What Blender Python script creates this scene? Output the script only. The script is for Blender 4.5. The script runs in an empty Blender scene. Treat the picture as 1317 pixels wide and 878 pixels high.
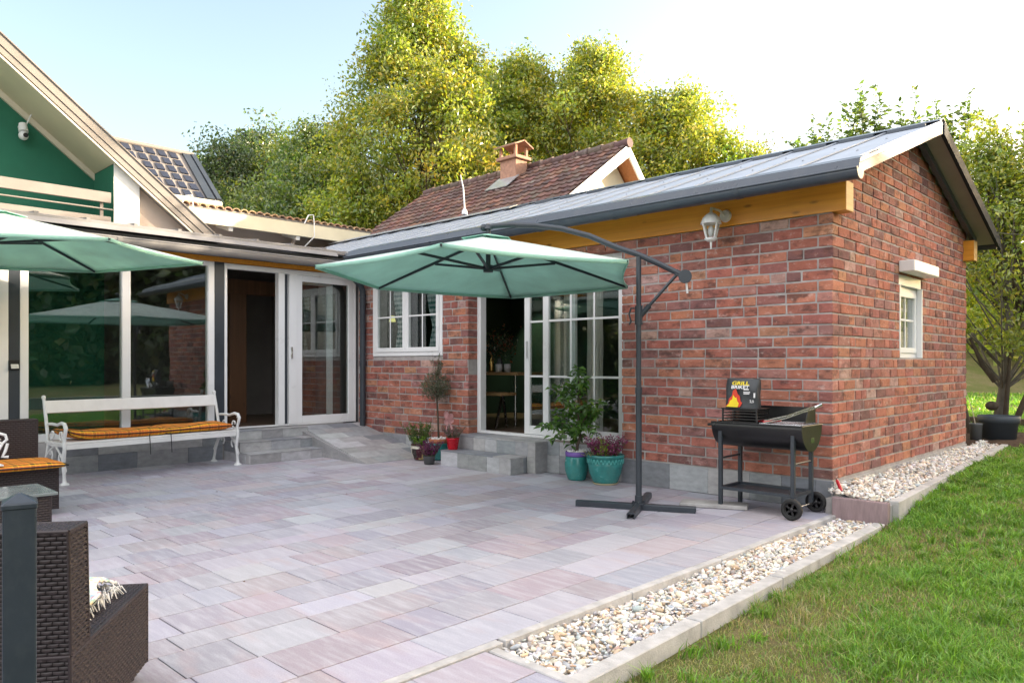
import bpy, bmesh, math, random
import numpy as np
from mathutils import Vector, Matrix

S = bpy.context.scene
COL = S.collection
rng = random.Random(11)
nr = np.random.default_rng(11)
R = math.radians
PI = math.pi


# ------------------------------------------------------------------ materials
def _new(name):
    m = bpy.data.materials.new(name)
    m.use_nodes = True
    nt = m.node_tree
    nt.nodes.clear()
    out = nt.nodes.new('ShaderNodeOutputMaterial')
    return m, nt, out


class NT:
    """tiny node-graph helper"""
    def __init__(self, nt):
        self.nt = nt

    def n(self, kind, **kw):
        node = self.nt.nodes.new(kind)
        for k, v in kw.items():
            if hasattr(node, k):
                setattr(node, k, v)
            else:
                s = node.inputs[k.replace('_', ' ')] if k.replace('_', ' ') in node.inputs else node.inputs[k]
                self.set(s, v)
        return node

    def set(self, sock, v):
        if isinstance(v, bpy.types.NodeSocket):
            self.nt.links.new(v, sock)
        else:
            if hasattr(sock.default_value, '__len__') and len(sock.default_value) == 4 and len(v) == 3:
                v = (*v, 1)
            sock.default_value = v

    def coord(self, scale=(1, 1, 1), kind='Object'):
        tc = self.n('ShaderNodeTexCoord')
        mp = self.n('ShaderNodeMapping')
        self.set(mp.inputs['Vector'], tc.outputs[kind])
        mp.inputs['Scale'].default_value = scale
        return mp.outputs['Vector']

    def noise(self, vec, scale=5, detail=4, rough=.55):
        t = self.n('ShaderNodeTexNoise')
        self.set(t.inputs['Vector'], vec)
        t.inputs['Scale'].default_value = scale
        t.inputs['Detail'].default_value = detail
        t.inputs['Roughness'].default_value = rough
        return t.outputs['Fac']

    def ramp(self, fac, stops, interp='LINEAR'):
        r = self.n('ShaderNodeValToRGB')
        r.color_ramp.interpolation = interp
        while len(r.color_ramp.elements) < len(stops):
            r.color_ramp.elements.new(.5)
        for e, (p, c) in zip(r.color_ramp.elements, stops):
            e.position = p
            e.color = (*c, 1) if len(c) == 3 else c
        self.set(r.inputs['Fac'], fac)
        return r.outputs['Color']

    def rng(self, fac, a, b, c, d):
        r = self.n('ShaderNodeMapRange')
        self.set(r.inputs['Value'], fac)
        for i, v in zip(('From Min', 'From Max', 'To Min', 'To Max'), (a, b, c, d)):
            r.inputs[i].default_value = v
        return r.outputs['Result']

    def mix(self, fac, a, b, blend='MIX'):
        m = self.n('ShaderNodeMix', data_type='RGBA', blend_type=blend)
        self.set(m.inputs['Factor'], fac)
        self.set(m.inputs['A'] if False else m.inputs[6], a)
        self.set(m.inputs[7], b)
        return m.outputs[2]

    def math(self, op, a, b=None):
        m = self.n('ShaderNodeMath', operation=op)
        self.set(m.inputs[0], a)
        if b is not None:
            self.set(m.inputs[1], b)
        return m.outputs[0]

    def bump(self, h, strength=.3, dist=.01):
        b = self.n('ShaderNodeBump')
        b.inputs['Strength'].default_value = strength
        b.inputs['Distance'].default_value = dist
        self.set(b.inputs['Height'], h)
        return b.outputs['Normal']

    def attr(self, name='Col'):
        a = self.n('ShaderNodeAttribute')
        a.attribute_name = name
        return a.outputs['Color']


def mat(name, col, rough=.6, var=.12, scale=5, bump=0., bscale=60, metal=0., attr=False, stretch=(1, 1, 1),
        dirt=0., dirtcol=(.12, .1, .08), dscale=2.5, spec=.5, emit=0.):
    m, nt, out = _new(name)
    g = NT(nt)
    v = g.coord(stretch)
    nz = g.noise(v, scale, 5, .6)
    fac = g.rng(nz, .3, .7, 1 - var, 1 + var)
    base = g.attr() if attr else None
    if base is None:
        rgb = g.n('ShaderNodeRGB')
        rgb.outputs[0].default_value = (*col, 1)
        base = rgb.outputs[0]
    hsv = g.n('ShaderNodeHueSaturation')
    g.set(hsv.inputs['Color'], base)
    g.set(hsv.inputs['Value'], fac)
    c = hsv.outputs['Color']
    if dirt:
        d = g.noise(g.coord((1, 1, .6)), dscale, 6, .65)
        df = g.rng(d, .5, .8, 0, dirt)
        c = g.mix(df, c, dirtcol)
    p = g.n('ShaderNodeBsdfPrincipled')
    g.set(p.inputs['Base Color'], c)
    rn = g.rng(nz, .3, .7, max(.02, rough - .08), min(1, rough + .08))
    g.set(p.inputs['Roughness'], rn)
    p.inputs['Metallic'].default_value = metal
    p.inputs['Specular IOR Level'].default_value = spec
    if emit:
        g.set(p.inputs['Emission Color'], c)
        p.inputs['Emission Strength'].default_value = emit
    if bump:
        g.set(p.inputs['Normal'], g.bump(g.noise(v, bscale, 5, .6), bump, .006))
    nt.links.new(p.outputs[0], out.inputs[0])
    return m


def mat_glass(name, tint=(.75, .8, .78), refl=1.3, floor=.03):
    m, nt, out = _new(name)
    g = NT(nt)
    tr = g.n('ShaderNodeBsdfTransparent')
    tr.inputs['Color'].default_value = (*tint, 1)
    gl = g.n('ShaderNodeBsdfGlossy')
    gl.inputs['Roughness'].default_value = .012
    gl.inputs['Color'].default_value = (.95, .97, .97, 1)
    fr = g.n('ShaderNodeFresnel')
    geo = g.n('ShaderNodeNewGeometry')
    g.set(fr.inputs['IOR'], g.rng(geo.outputs['Backfacing'], 0, 1, 1.5, 1 / 1.5))
    wob = g.noise(g.coord(), 1.6, 2, .4)
    nrm = g.bump(wob, .035, .02)
    g.set(gl.inputs['Normal'], nrm)
    f = g.math('MULTIPLY', fr.outputs[0], refl)
    f = g.math('ADD', f, floor)
    f = g.math('MINIMUM', f, .95)
    mx = g.n('ShaderNodeMixShader')
    g.set(mx.inputs[0], f)
    nt.links.new(tr.outputs[0], mx.inputs[1])
    nt.links.new(gl.outputs[0], mx.inputs[2])
    nt.links.new(mx.outputs[0], out.inputs[0])
    return m


def mat_leaf(name, trans=.50, gloss=.08, tint=(1, 1, 1)):
    m, nt, out = _new(name)
    g = NT(nt)
    c = g.attr()
    if tint != (1, 1, 1):
        c = g.mix(1.0, c, tint, 'MULTIPLY')
    d = g.n('ShaderNodeBsdfDiffuse')
    g.set(d.inputs['Color'], c)
    t = g.n('ShaderNodeBsdfTranslucent')
    warm = g.mix(1.0, c, (1.2, 1.25, .7), 'MULTIPLY')
    g.set(t.inputs['Color'], warm)
    mx = g.n('ShaderNodeMixShader')
    mx.inputs[0].default_value = trans
    nt.links.new(d.outputs[0], mx.inputs[1])
    nt.links.new(t.outputs[0], mx.inputs[2])
    gl = g.n('ShaderNodeBsdfGlossy')
    gl.inputs['Roughness'].default_value = .4
    gl.inputs['Color'].default_value = (.8, .85, .8, 1)
    m2 = g.n('ShaderNodeMixShader')
    m2.inputs[0].default_value = gloss
    nt.links.new(mx.outputs[0], m2.inputs[1])
    nt.links.new(gl.outputs[0], m2.inputs[2])
    nt.links.new(m2.outputs[0], out.inputs[0])
    return m


def mat_cloth(name, col, trans=.3, rough=.8, weave=900):
    m, nt, out = _new(name)
    g = NT(nt)
    v = g.coord()
    nz = g.noise(v, 3, 4, .6)
    c = g.mix(g.rng(nz, .3, .7, 0, 1), tuple(x * .9 for x in col), tuple(min(1, x * 1.08) for x in col))
    p = g.n('ShaderNodeBsdfPrincipled')
    g.set(p.inputs['Base Color'], c)
    p.inputs['Roughness'].default_value = rough
    p.inputs['Specular IOR Level'].default_value = .2
    g.set(p.inputs['Normal'], g.bump(g.noise(v, 5, 4, .55), .35, .03))
    t = g.n('ShaderNodeBsdfTranslucent')
    g.set(t.inputs['Color'], c)
    mx = g.n('ShaderNodeMixShader')
    mx.inputs[0].default_value = trans
    nt.links.new(p.outputs[0], mx.inputs[1])
    nt.links.new(t.outputs[0], mx.inputs[2])
    nt.links.new(mx.outputs[0], out.inputs[0])
    return m


def mat_brick(name):
    m, nt, out = _new(name)
    g = NT(nt)
    v = g.coord()
    base = g.attr()
    n1 = g.noise(g.coord((1, 1, 1.9)), 6.5, 7, .68)
    n2 = g.noise(g.coord((1, 1, 1.7)), 11, 7, .7)
    n3 = g.noise(g.coord((1.0, 1.0, 2.2)), 3.3, 4, .6)
    dark = g.rng(n1, .50, .66, 0, .78)
    c = g.mix(dark, base, (.075, .045, .042))
    hot = g.rng(n3, .54, .72, 0, .35)
    c = g.mix(hot, c, (.42, .14, .07))
    pale = g.rng(n2, .57, .74, 0, .68)
    c = g.mix(pale, c, (.46, .4, .37))
    hsv = g.n('ShaderNodeHueSaturation')
    g.set(hsv.inputs['Color'], c)
    g.set(hsv.inputs['Value'], g.rng(n2, .25, .75, .72, 1.25))
    p = g.n('ShaderNodeBsdfPrincipled')
    g.set(p.inputs['Base Color'], hsv.outputs[0])
    p.inputs['Roughness'].default_value = .88
    p.inputs['Specular IOR Level'].default_value = .25
    h = g.math('ADD', g.noise(v, 55, 6, .65), g.math('MULTIPLY', n2, 1.2))
    g.set(p.inputs['Normal'], g.bump(h, .75, .008))
    nt.links.new(p.outputs[0], out.inputs[0])
    return m


def mat_paver(name):
    m, nt, out = _new(name)
    g = NT(nt)
    base = g.attr()
    st = g.noise(g.coord((1.6, 11, 1)), 2.2, 6, .65)
    blot = g.noise(g.coord((1.2, 3.2, 1)), 2.0, 3, .5)
    fine = g.noise(g.coord(), 160, 3, .6)
    c = g.mix(g.rng(st, .45, .70, 0, .6), base, (.51, .51, .55))
    c = g.mix(g.rng(blot, .55, .75, 0, .55), c, (.42, .325, .335))
    c = g.mix(g.rng(g.noise(g.coord((2, 9, 1)), 1.3, 4, .6), .56, .74, 0, .3), c, (.28, .275, .315))
    hsv = g.n('ShaderNodeHueSaturation')
    g.set(hsv.inputs['Color'], c)
    g.set(hsv.inputs['Value'], g.rng(fine, .25, .75, .86, 1.14))
    p = g.n('ShaderNodeBsdfPrincipled')
    g.set(p.inputs['Base Color'], hsv.outputs[0])
    g.set(p.inputs['Roughness'], g.rng(blot, .3, .7, .48, .68))
    p.inputs['Specular IOR Level'].default_value = .42
    g.set(p.inputs['Normal'], g.bump(g.math('ADD', fine, g.noise(g.coord(), 14, 4, .6)), .22, .004))
    nt.links.new(p.outputs[0], out.inputs[0])
    return m


def mat_stonetile(name):
    """grey porcelain tiles; per-face colour with soft cloudy marks"""
    m, nt, out = _new(name)
    g = NT(nt)
    base = g.attr()
    n1 = g.noise(g.coord((1, 1, 2.0)), 9, 6, .65)
    hsv = g.n('ShaderNodeHueSaturation')
    g.set(hsv.inputs['Color'], base)
    g.set(hsv.inputs['Value'], g.rng(n1, .25, .75, .74, 1.22))
    p = g.n('ShaderNodeBsdfPrincipled')
    g.set(p.inputs['Base Color'], hsv.outputs[0])
    p.inputs['Roughness'].default_value = .55
    g.set(p.inputs['Normal'], g.bump(g.noise(g.coord(), 60, 4, .6), .12, .004))
    nt.links.new(p.outputs[0], out.inputs[0])
    return m


def mat_wood(name, c1, c2, axis=0, rough=.5, freq=9.):
    m, nt, out = _new(name)
    g = NT(nt)
    sc = [freq * 1.6] * 3
    sc[axis] = .55
    v = g.coord(tuple(sc))
    n1 = g.noise(v, 1.6, 6, .62)
    sc2 = [60.] * 3
    sc2[axis] = 1.5
    n2 = g.noise(g.coord(tuple(sc2)), 1.2, 3, .6)
    c = g.ramp(n1, [(.28, c1), (.5, tuple((a + b) / 2 for a, b in zip(c1, c2))), (.72, c2)])
    c = g.mix(g.rng(n2, .55, .75, 0, .35), c, tuple(x * .5 for x in c1))
    kv = g.n('ShaderNodeTexVoronoi')
    sc3 = [4.5] * 3
    sc3[axis] = 1.6
    g.set(kv.inputs['Vector'], g.coord(tuple(sc3)))
    kv.inputs['Scale'].default_value = 1.2
    kn = g.rng(kv.outputs['Distance'], .03, .1, .75, 0)
    c = g.mix(kn, c, tuple(x * .3 for x in c1))
    p = g.n('ShaderNodeBsdfPrincipled')
    g.set(p.inputs['Base Color'], c)
    p.inputs['Roughness'].default_value = rough
    g.set(p.inputs['Normal'], g.bump(n2, .15, .003))
    nt.links.new(p.outputs[0], out.inputs[0])
    return m


def mat_plaid(name, f=8.6):
    m, nt, out = _new(name)
    g = NT(nt)
    tc = g.n('ShaderNodeTexCoord')
    sp = g.n('ShaderNodeSeparateXYZ')
    g.set(sp.inputs[0], tc.outputs['Object'])
    O, Y, D, RD = (.68, .19, .035), (.88, .48, .04), (.05, .035, .025), (.50, .10, .04)

    def bands(s, k, off):
        fr = g.math('FRACT', g.math('ADD', g.math('MULTIPLY', s, k), off))
        return g.ramp(fr, [(0, O), (.28, Y), (.36, D), (.50, D), (.60, Y), (.67, RD), (.80, O), (.88, Y), (.93, O)], 'CONSTANT')
    a = bands(sp.outputs['Y'], f, .13)
    b = bands(sp.outputs['X'], f, .31)
    c = g.mix(.30, a, b)
    c = g.mix(.25, c, g.noise(g.coord(), 240, 2, .5), 'SOFT_LIGHT')
    p = g.n('ShaderNodeBsdfPrincipled')
    g.set(p.inputs['Base Color'], c)
    p.inputs['Roughness'].default_value = .85
    p.inputs['Specular IOR Level'].default_value = .2
    g.set(p.inputs['Normal'], g.bump(g.noise(g.coord(), 22, 4, .6), .3, .01))
    nt.links.new(p.outputs[0], out.inputs[0])
    return m


def mat_gingham(name):
    m, nt, out = _new(name)
    g = NT(nt)
    tc = g.n('ShaderNodeTexCoord')
    sp = g.n('ShaderNodeSeparateXYZ')
    g.set(sp.inputs[0], tc.outputs['Object'])
    a = g.math('GREATER_THAN', g.math('FRACT', g.math('MULTIPLY', sp.outputs['X'], 24.)), .5)
    b = g.math('GREATER_THAN', g.math('FRACT', g.math('MULTIPLY', sp.outputs['Z'], 15.)), .5)
    f = g.math('MULTIPLY', g.math('ADD', a, b), .5)
    c = g.mix(f, (.66, .74, .74), (.06, .16, .15))
    d = g.n('ShaderNodeBsdfDiffuse')
    g.set(d.inputs['Color'], c)
    t = g.n('ShaderNodeBsdfTranslucent')
    g.set(t.inputs['Color'], c)
    mx = g.n('ShaderNodeMixShader')
    mx.inputs[0].default_value = .3
    nt.links.new(d.outputs[0], mx.inputs[1])
    nt.links.new(t.outputs[0], mx.inputs[2])
    nt.links.new(mx.outputs[0], out.inputs[0])
    return m


def mat_ground(name):
    m, nt, out = _new(name)
    g = NT(nt)
    v = g.coord()
    a = g.noise(v, .9, 6, .65)
    b = g.noise(v, 14, 5, .65)
    c = g.mix(g.rng(a, .42, .6, 0, 1), (.14, .145, .05), (.21, .165, .09))
    c = g.mix(g.rng(b, .4, .7, 0, .6), c, (.085, .12, .03))
    p = g.n('ShaderNodeBsdfPrincipled')
    g.set(p.inputs['Base Color'], c)
    p.inputs['Roughness'].default_value = .95
    p.inputs['Specular IOR Level'].default_value = .1
    g.set(p.inputs['Normal'], g.bump(g.noise(v, 40, 6, .7), .8, .03))
    nt.links.new(p.outputs[0], out.inputs[0])
    return m


def mat_rooftile(name):
    m, nt, out = _new(name)
    g = NT(nt)
    base = g.attr()
    v = g.coord()
    c = g.mix(g.rng(g.noise(v, 3.2, 6, .7), .56, .72, 0, .7), base, (.30, .27, .235))
    c = g.mix(g.rng(g.noise(v, 1.1, 5, .65), .5, .75, 0, .55), c, (.055, .032, .03))
    p = g.n('ShaderNodeBsdfPrincipled')
    g.set(p.inputs['Base Color'], c)
    p.inputs['Roughness'].default_value = .8
    g.set(p.inputs['Normal'], g.bump(g.noise(v, 30, 5, .6), .4, .01))
    nt.links.new(p.outputs[0], out.inputs[0])
    return m


M = dict(
    brick=mat_brick('old_brick'),
    mortar=mat('lime_mortar', (.36, .335, .325), .95, .22, 9, .7, 120, spec=.15),
    paver=mat_paver('streaked_paver'),
    joint=mat('joint_sand', (.075, .068, .066), .95, .2, 30, .3, 200, spec=.1),
    tile=mat_stonetile('grey_stone_tile'),
    concrete=mat('edging_concrete', (.45, .44, .43), .9, .22, 7, .5, 90, dirt=.55, dirtcol=(.17, .155, .13), dscale=5, spec=.2),
    concrete2=mat('old_concrete', (.36, .35, .34), .92, .2, 9, .5, 70, dirt=.35, dirtcol=(.2, .18, .15), spec=.2),
    slab=mat('mauve_slab', (.27, .20, .205), .8, .2, 10, .3, 90, stretch=(3, 3, .6), spec=.25),
    white=mat('white_pvc', (.78, .79, .80), .32, .03, 2, 0, dirt=.1, dirtcol=(.55, .55, .53)),
    whitepaint=mat('white_paint', (.76, .76, .75), .5, .05, 6, .12, 80, dirt=.22, dirtcol=(.5, .48, .44), dscale=9),
    ironpaint=mat('white_iron_paint', (.74, .75, .75), .42, .06, 30, .2, 120, dirt=.3, dirtcol=(.45, .42, .38), dscale=14),
    anthracite=mat('anthracite_metal', (.032, .04, .052), .42, .12, 5, .06, 40, spec=.5),
    gutter=mat('gutter_metal', (.045, .06, .082), .33, .12, 3, .05, 20, dirt=.25, dirtcol=(.14, .14, .13), dscale=6),
    bronze=mat('bronze_sheet', (.215, .208, .21), .42, .1, 3, .05, 20, dirt=.3, dirtcol=(.30, .28, .25), dscale=4),
    roof=mat('grey_roof_sheet', (.33, .365, .415), .5, .1, 2, .05, 15, dirt=.35, dirtcol=(.24, .24, .235), dscale=3),
    beam=mat_wood('stained_beam', (.58, .215, .014), (.76, .34, .032), 0, .42),
    beamend=mat_wood('beam_end_grain', (.5, .29, .10), (.66, .42, .17), 1, .6, 5),
    palewood=mat_wood('pale_board', (.36, .285, .215), (.54, .45, .36), 1, .6, 5),
    soffit=mat('grey_soffit', (.27, .26, .25), .6, .1, 3),
    green=mat('green_render', (.032, .155, .098), .85, .08, 3, .4, 130, spec=.2),
    cream=mat('cream_render', (.66, .61, .50), .85, .06, 3, .3, 100, spec=.2),
    whiterender=mat('white_render', (.78, .77, .75), .88, .05, 3, .35, 110, spec=.2),
    beige=mat('beige_render', (.47, .39, .335), .88, .08, 2.5, .35, 110, spec=.2),
    soffitcream=mat('cream_soffit', (.62, .57, .42), .7, .06, 2),
    taupe=mat('taupe_board', (.20, .178, .162), .6, .1, 4, .1, 40),
    glass=mat_glass('window_glass', (.88, .91, .90), 1.35, .025),
    glassdark=mat_glass('sunroom_glass', (.80, .84, .83), 1.7, .05),
    canopytop=mat_cloth('lit_canopy_top', (.74, .82, .78), .36),  # upper side paler than underside: bright light put into the cloth colour
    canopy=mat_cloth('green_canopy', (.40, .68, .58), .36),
    steel=mat('dark_powder_steel', (.030, .038, .048), .38, .12, 8, .05, 60),
    black=mat('black_enamel', (.008, .008, .009), .33, .3, 6, .1, 50, dirt=.16, dirtcol=(.06, .055, .05), dscale=7),
    blackmatt=mat('black_rubber', (.014, .014, .014), .75, .2, 12),
    stainless=mat('stainless', (.66, .67, .69), .22, .05, 20, metal=1.),
    redplastic=mat('red_plastic', (.42, .012, .022), .35, .08, 6),
    redpot=mat('red_glaze', (.50, .006, .018), .28, .08, 5),
    turq=mat('turquoise_glaze', (.035, .225, .215), .22, .25, 9, .1, 30, dirt=.35, dirtcol=(.14, .20, .15), dscale=6),
    turqlight=mat('turquoise_relief', (.07, .33, .31), .28, .15, 14),
    purple=mat('purple_band', (.17, .09, .36), .5, .08, 6),
    terracotta=mat('terracotta', (.38, .14, .075), .8, .15, 8, .2, 60),
    sand=mat('saucer_clay', (.38, .34, .22), .7, .12, 8),
    greypot=mat('grey_plastic', (.085, .09, .095), .5, .08, 4),
    bigpot=mat('slate_plastic', (.045, .058, .075), .6, .1, 4),
    soil=mat('potting_soil', (.03, .022, .016), 1, .3, 30, .8, 60, spec=.1),
    mulch=mat('bark_mulch', (.075, .05, .036), 1, .5, 26, 1., 40, spec=.1),
    pebble=mat('pebble', (1, 1, 1), .6, .16, 60, .2, 150, attr=True, spec=.35),
    mosaic=mat('mosaic_glaze', (1, 1, 1), .25, .1, 20, attr=True),
    bark=mat('bark', (.085, .068, .052), .95, .35, 14, .9, 30, stretch=(1, 1, .3), spec=.15),
    barkpale=mat('pale_bark', (.16, .145, .125), .95, .3, 16, .8, 40, stretch=(1, 1, .3), spec=.15),
    leaf=mat_leaf('leaf'),
    needle=mat_leaf('heather_sprig', .25, .03),
    grass=mat_leaf('grass_blade', .38, .05),
    ground=mat_ground('lawn_soil'),
    wicker=mat('brown_wicker', (.026, .018, .020), .45, .22, 40, .1, 120, spec=.5),
    wickerdark=mat('wicker_backing', (.012, .009, .009), .7, .2, 30),
    frosted=mat('table_glass', (.16, .19, .19), .18, .1, 6),
    post=mat('fence_post_paint', (.017, .028, .044), .45, .12, 6, .1, 60, dirt=.16, dirtcol=(.1, .12, .13), dscale=30),
    plaid=mat_plaid('orange_plaid'),
    gingham=mat_gingham('gingham'),
    curtainwhite=mat_cloth('white_curtain', (.78, .76, .72), .4),
    blanket=mat('white_wool', (1, 1, 1), .95, .1, 30, .6, 90, attr=True, spec=.1),
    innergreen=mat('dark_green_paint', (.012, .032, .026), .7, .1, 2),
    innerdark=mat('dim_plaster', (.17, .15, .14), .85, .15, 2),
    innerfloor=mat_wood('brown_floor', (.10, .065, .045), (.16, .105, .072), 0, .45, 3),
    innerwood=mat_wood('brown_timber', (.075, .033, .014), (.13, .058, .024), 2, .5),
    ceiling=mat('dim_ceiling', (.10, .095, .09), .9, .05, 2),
    tabletop=mat_wood('table_oak', (.28, .16, .07), (.42, .27, .13), 0, .45, 6),
    gold=mat('brass', (.55, .36, .12), .3, .1, 10, metal=1.),
    ceramic=mat('ceramic', (.6, .6, .6), .3, .05, 10),
    redtile=mat_rooftile('weathered_roof_tile'),
    claytile=mat('clay_tile', (1, 1, 1), .85, .25, 14, .4, 60, attr=True, dirt=.4, dirtcol=(.09, .075, .06)),
    darktile=mat('glazed_dark_tile', (.026, .032, .052), .55, .15, 8, spec=.2),
    orangewood=mat_wood('eaves_boards', (.36, .13, .045), (.5, .22, .09), 1, .6),
    chimneybrick=mat('chimney_brick', (.34, .19, .13), .9, .25, 16, .5, 60),
    zinc=mat('zinc_flashing', (.42, .44, .46), .35, .12, 6, metal=.6),
    bag=mat('charcoal_bag_paper', (.035, .04, .045), .5, .2, 20, .4, 30),
    yellow=mat('print_yellow', (.80, .62, .02), .6, .06, 20),
    red=mat('print_red', (.62, .05, .02), .6, .08, 20),
    printwhite=mat('print_white', (.72, .72, .72), .6, .06, 20),
    pink=mat_cloth('pink_ribbon', (.72, .42, .42), .3),
    lampglass=mat_glass('lantern_glass', (.92, .94, .95), 1.3, .03),
    glow=mat('bulb_glow', (1., .78, .36), .5, .01, 3, emit=14.),
)

# ------------------------------------------------------------------ mesh builder


class MB:
    def __init__(self):
        self.v, self.f, self.m, self.c, self.s = [], [], [], [], []
        self.mi, self.col = 0, (.5, .5, .5)
        self.M = None

    def add(self, vs, fs, smooth=False):
        b = len(self.v)
        if self.M is not None:
            vs = [tuple(self.M @ Vector(p)) for p in vs]
        self.v += [tuple(p) for p in vs]
        for f in fs:
            self.f.append(tuple(b + i for i in f))
            self.m.append(self.mi)
            self.c.append(self.col)
            self.s.append(smooth)

    def box(self, x0, x1, y0, y1, z0, z1):
        self.add([(x0, y0, z0), (x1, y0, z0), (x1, y1, z0), (x0, y1, z0), (x0, y0, z1), (x1, y0, z1), (x1, y1, z1), (x0, y1, z1)],
                 [(0, 3, 2, 1), (4, 5, 6, 7), (0, 1, 5, 4), (1, 2, 6, 5), (2, 3, 7, 6), (3, 0, 4, 7)])

    def abox(self, ax, a0, a1, p0, p1, z0, z1):
        """box in a wall: ax='y' -> a is x, p is y ; ax='x' -> a is y, p is x"""
        if ax == 'y':
            self.box(a0, a1, p0, p1, z0, z1)
        else:
            self.box(p0, p1, a0, a1, z0, z1)

    def frame(self, ax, a0, a1, p0, p1, z0, z1, w, wb=None, wt=None):
        wb = w if wb is None else wb
        wt = w if wt is None else wt
        self.abox(ax, a0, a0 + w, p0, p1, z0, z1)
        self.abox(ax, a1 - w, a1, p0, p1, z0, z1)
        if wb:
            self.abox(ax, a0 + w, a1 - w, p0, p1, z0, z0 + wb)
        if wt:
            self.abox(ax, a0 + w, a1 - w, p0, p1, z1 - wt, z1)

    def beam(self, p0, p1, w, h, up=(0, 0, 1)):
        p0, p1 = Vector(p0), Vector(p1)
        d = (p1 - p0).normalized()
        s = d.cross(Vector(up))
        if s.length < 1e-5:
            s = d.cross(Vector((0, 1, 0)))
        s.normalize()
        u = s.cross(d).normalized()
        vs = []
        for p in (p0, p1):
            for a, b in ((-1, -1), (1, -1), (1, 1), (-1, 1)):
                vs.append(p + s * (a * w / 2) + u * (b * h / 2))
        self.add(vs, [(0, 1, 2, 3), (7, 6, 5, 4), (0, 4, 5, 1), (1, 5, 6, 2), (2, 6, 7, 3), (3, 7, 4, 0)])

    def tube(self, pts, r, n=8, smooth=True, cap=True):
        pts = [Vector(p) for p in pts]
        k = len(pts)
        rs = [r] * k if not hasattr(r, '__len__') else list(r)
        vs, fs = [], []
        prev = None
        for i, p in enumerate(pts):
            d = (pts[min(i + 1, k - 1)] - pts[max(i - 1, 0)])
            d = d.normalized() if d.length > 1e-9 else Vector((0, 0, 1))
            if prev is None:
                a = d.cross(Vector((0, 0, 1)))
                if a.length < 1e-3:
                    a = d.cross(Vector((1, 0, 0)))
            else:
                a = prev - d * prev.dot(d)
            a.normalize()
            prev = a
            b = d.cross(a)
            for j in range(n):
                t = 2 * PI * j / n
                vs.append(p + (a * math.cos(t) + b * math.sin(t)) * rs[i])
        for i in range(k - 1):
            for j in range(n):
                fs.append((i * n + j, i * n + (j + 1) % n, (i + 1) * n + (j + 1) % n, (i + 1) * n + j))
        self.add(vs, fs, smooth)
        if cap:
            b0 = vs[:n]
            b1 = vs[-n:]
            self.add(b0, [tuple(range(n))[::-1]])
            self.add(b1, [tuple(range(n))])

    def lathe(self, prof, c=(0, 0, 0), n=28, smooth=True):
        vs, fs = [], []
        k = len(prof)
        for r, z in prof:
            for j in range(n):
                t = 2 * PI * j / n
                vs.append((c[0] + r * math.cos(t), c[1] + r * math.sin(t), c[2] + z))
        for i in range(k - 1):
            for j in range(n):
                fs.append((i * n + j, i * n + (j + 1) % n, (i + 1) * n + (j + 1) % n, (i + 1) * n + j))
        self.add(vs, fs, smooth)
        if prof[0][0] > 1e-4:
            self.add(vs[:n], [tuple(range(n))[::-1]])
        if prof[-1][0] > 1e-4:
            self.add(vs[-n:], [tuple(range(n))])

    def prism(self, poly, ax, lo, hi):
        """poly in the plane across axis ax: x->(y,z), y->(x,z), z->(x,y)"""
        def p3(a, b, h):
            return {'x': (h, a, b), 'y': (a, h, b), 'z': (a, b, h)}[ax]
        n = len(poly)
        vs = [p3(a, b, lo) for a, b in poly] + [p3(a, b, hi) for a, b in poly]
        fs = [tuple(range(n)), tuple(range(2 * n - 1, n - 1, -1))]
        for i in range(n):
            j = (i + 1) % n
            fs.append((i, i + n, j + n, j))
        self.add(vs, fs)

    def slab(self, quad, n, t):
        """thick panel: quad corners, extruded along -n by t"""
        q = [Vector(p) for p in quad]
        n = Vector(n).normalized()
        vs = q + [p - n * t for p in q]
        k = len(q)
        fs = [tuple(range(k)), tuple(range(2 * k - 1, k - 1, -1))]
        for i in range(k):
            j = (i + 1) % k
            fs.append((i, i + k, j + k, j))
        self.add(vs, fs)

    def sphere(self, c, r, n=12, m=8, sq=(1, 1, 1)):
        vs, fs = [], []
        for i in range(m + 1):
            a = PI * i / m
            for j in range(n):
                t = 2 * PI * j / n
                vs.append((c[0] + r * sq[0] * math.sin(a) * math.cos(t), c[1] + r * sq[1] * math.sin(a) * math.sin(t), c[2] - r * sq[2] * math.cos(a)))
        for i in range(m):
            for j in range(n):
                fs.append((i * n + j, i * n + (j + 1) % n, (i + 1) * n + (j + 1) % n, (i + 1) * n + j))
        self.add(vs, fs, True)

    def build(self, name, mats, parent=None, bevel=0., world=True, seg=1):
        if not isinstance(mats, (list, tuple)):
            mats = [mats]
        off = Vector((0, 0, 0))
        if world and parent is not None:
            p = parent
            while p is not None:
                off += p.location
                p = p.parent
        me = bpy.data.meshes.new(name)
        me.from_pydata([(a - off.x, b - off.y, c - off.z) for a, b, c in self.v], [], self.f)
        for m in mats:
            me.materials.append(m)
        me.polygons.foreach_set('material_index', self.m)
        me.polygons.foreach_set('use_smooth', self.s)
        at = me.attributes.new('Col', 'FLOAT_COLOR', 'FACE')
        at.data.foreach_set('color', [x for c in self.c for x in (c[0], c[1], c[2], 1.)])
        bm = bmesh.new()
        bm.from_mesh(me)
        bmesh.ops.recalc_face_normals(bm, faces=bm.faces)
        bm.to_mesh(me)
        bm.free()
        o = bpy.data.objects.new(name, me)
        COL.objects.link(o)
        if parent is not None:
            o.parent = parent
        if bevel:
            b = o.modifiers.new('edge', 'BEVEL')
            b.width = bevel
            b.segments = seg
            b.limit_method = 'ANGLE'
            b.angle_limit = R(35)
        return o


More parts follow.
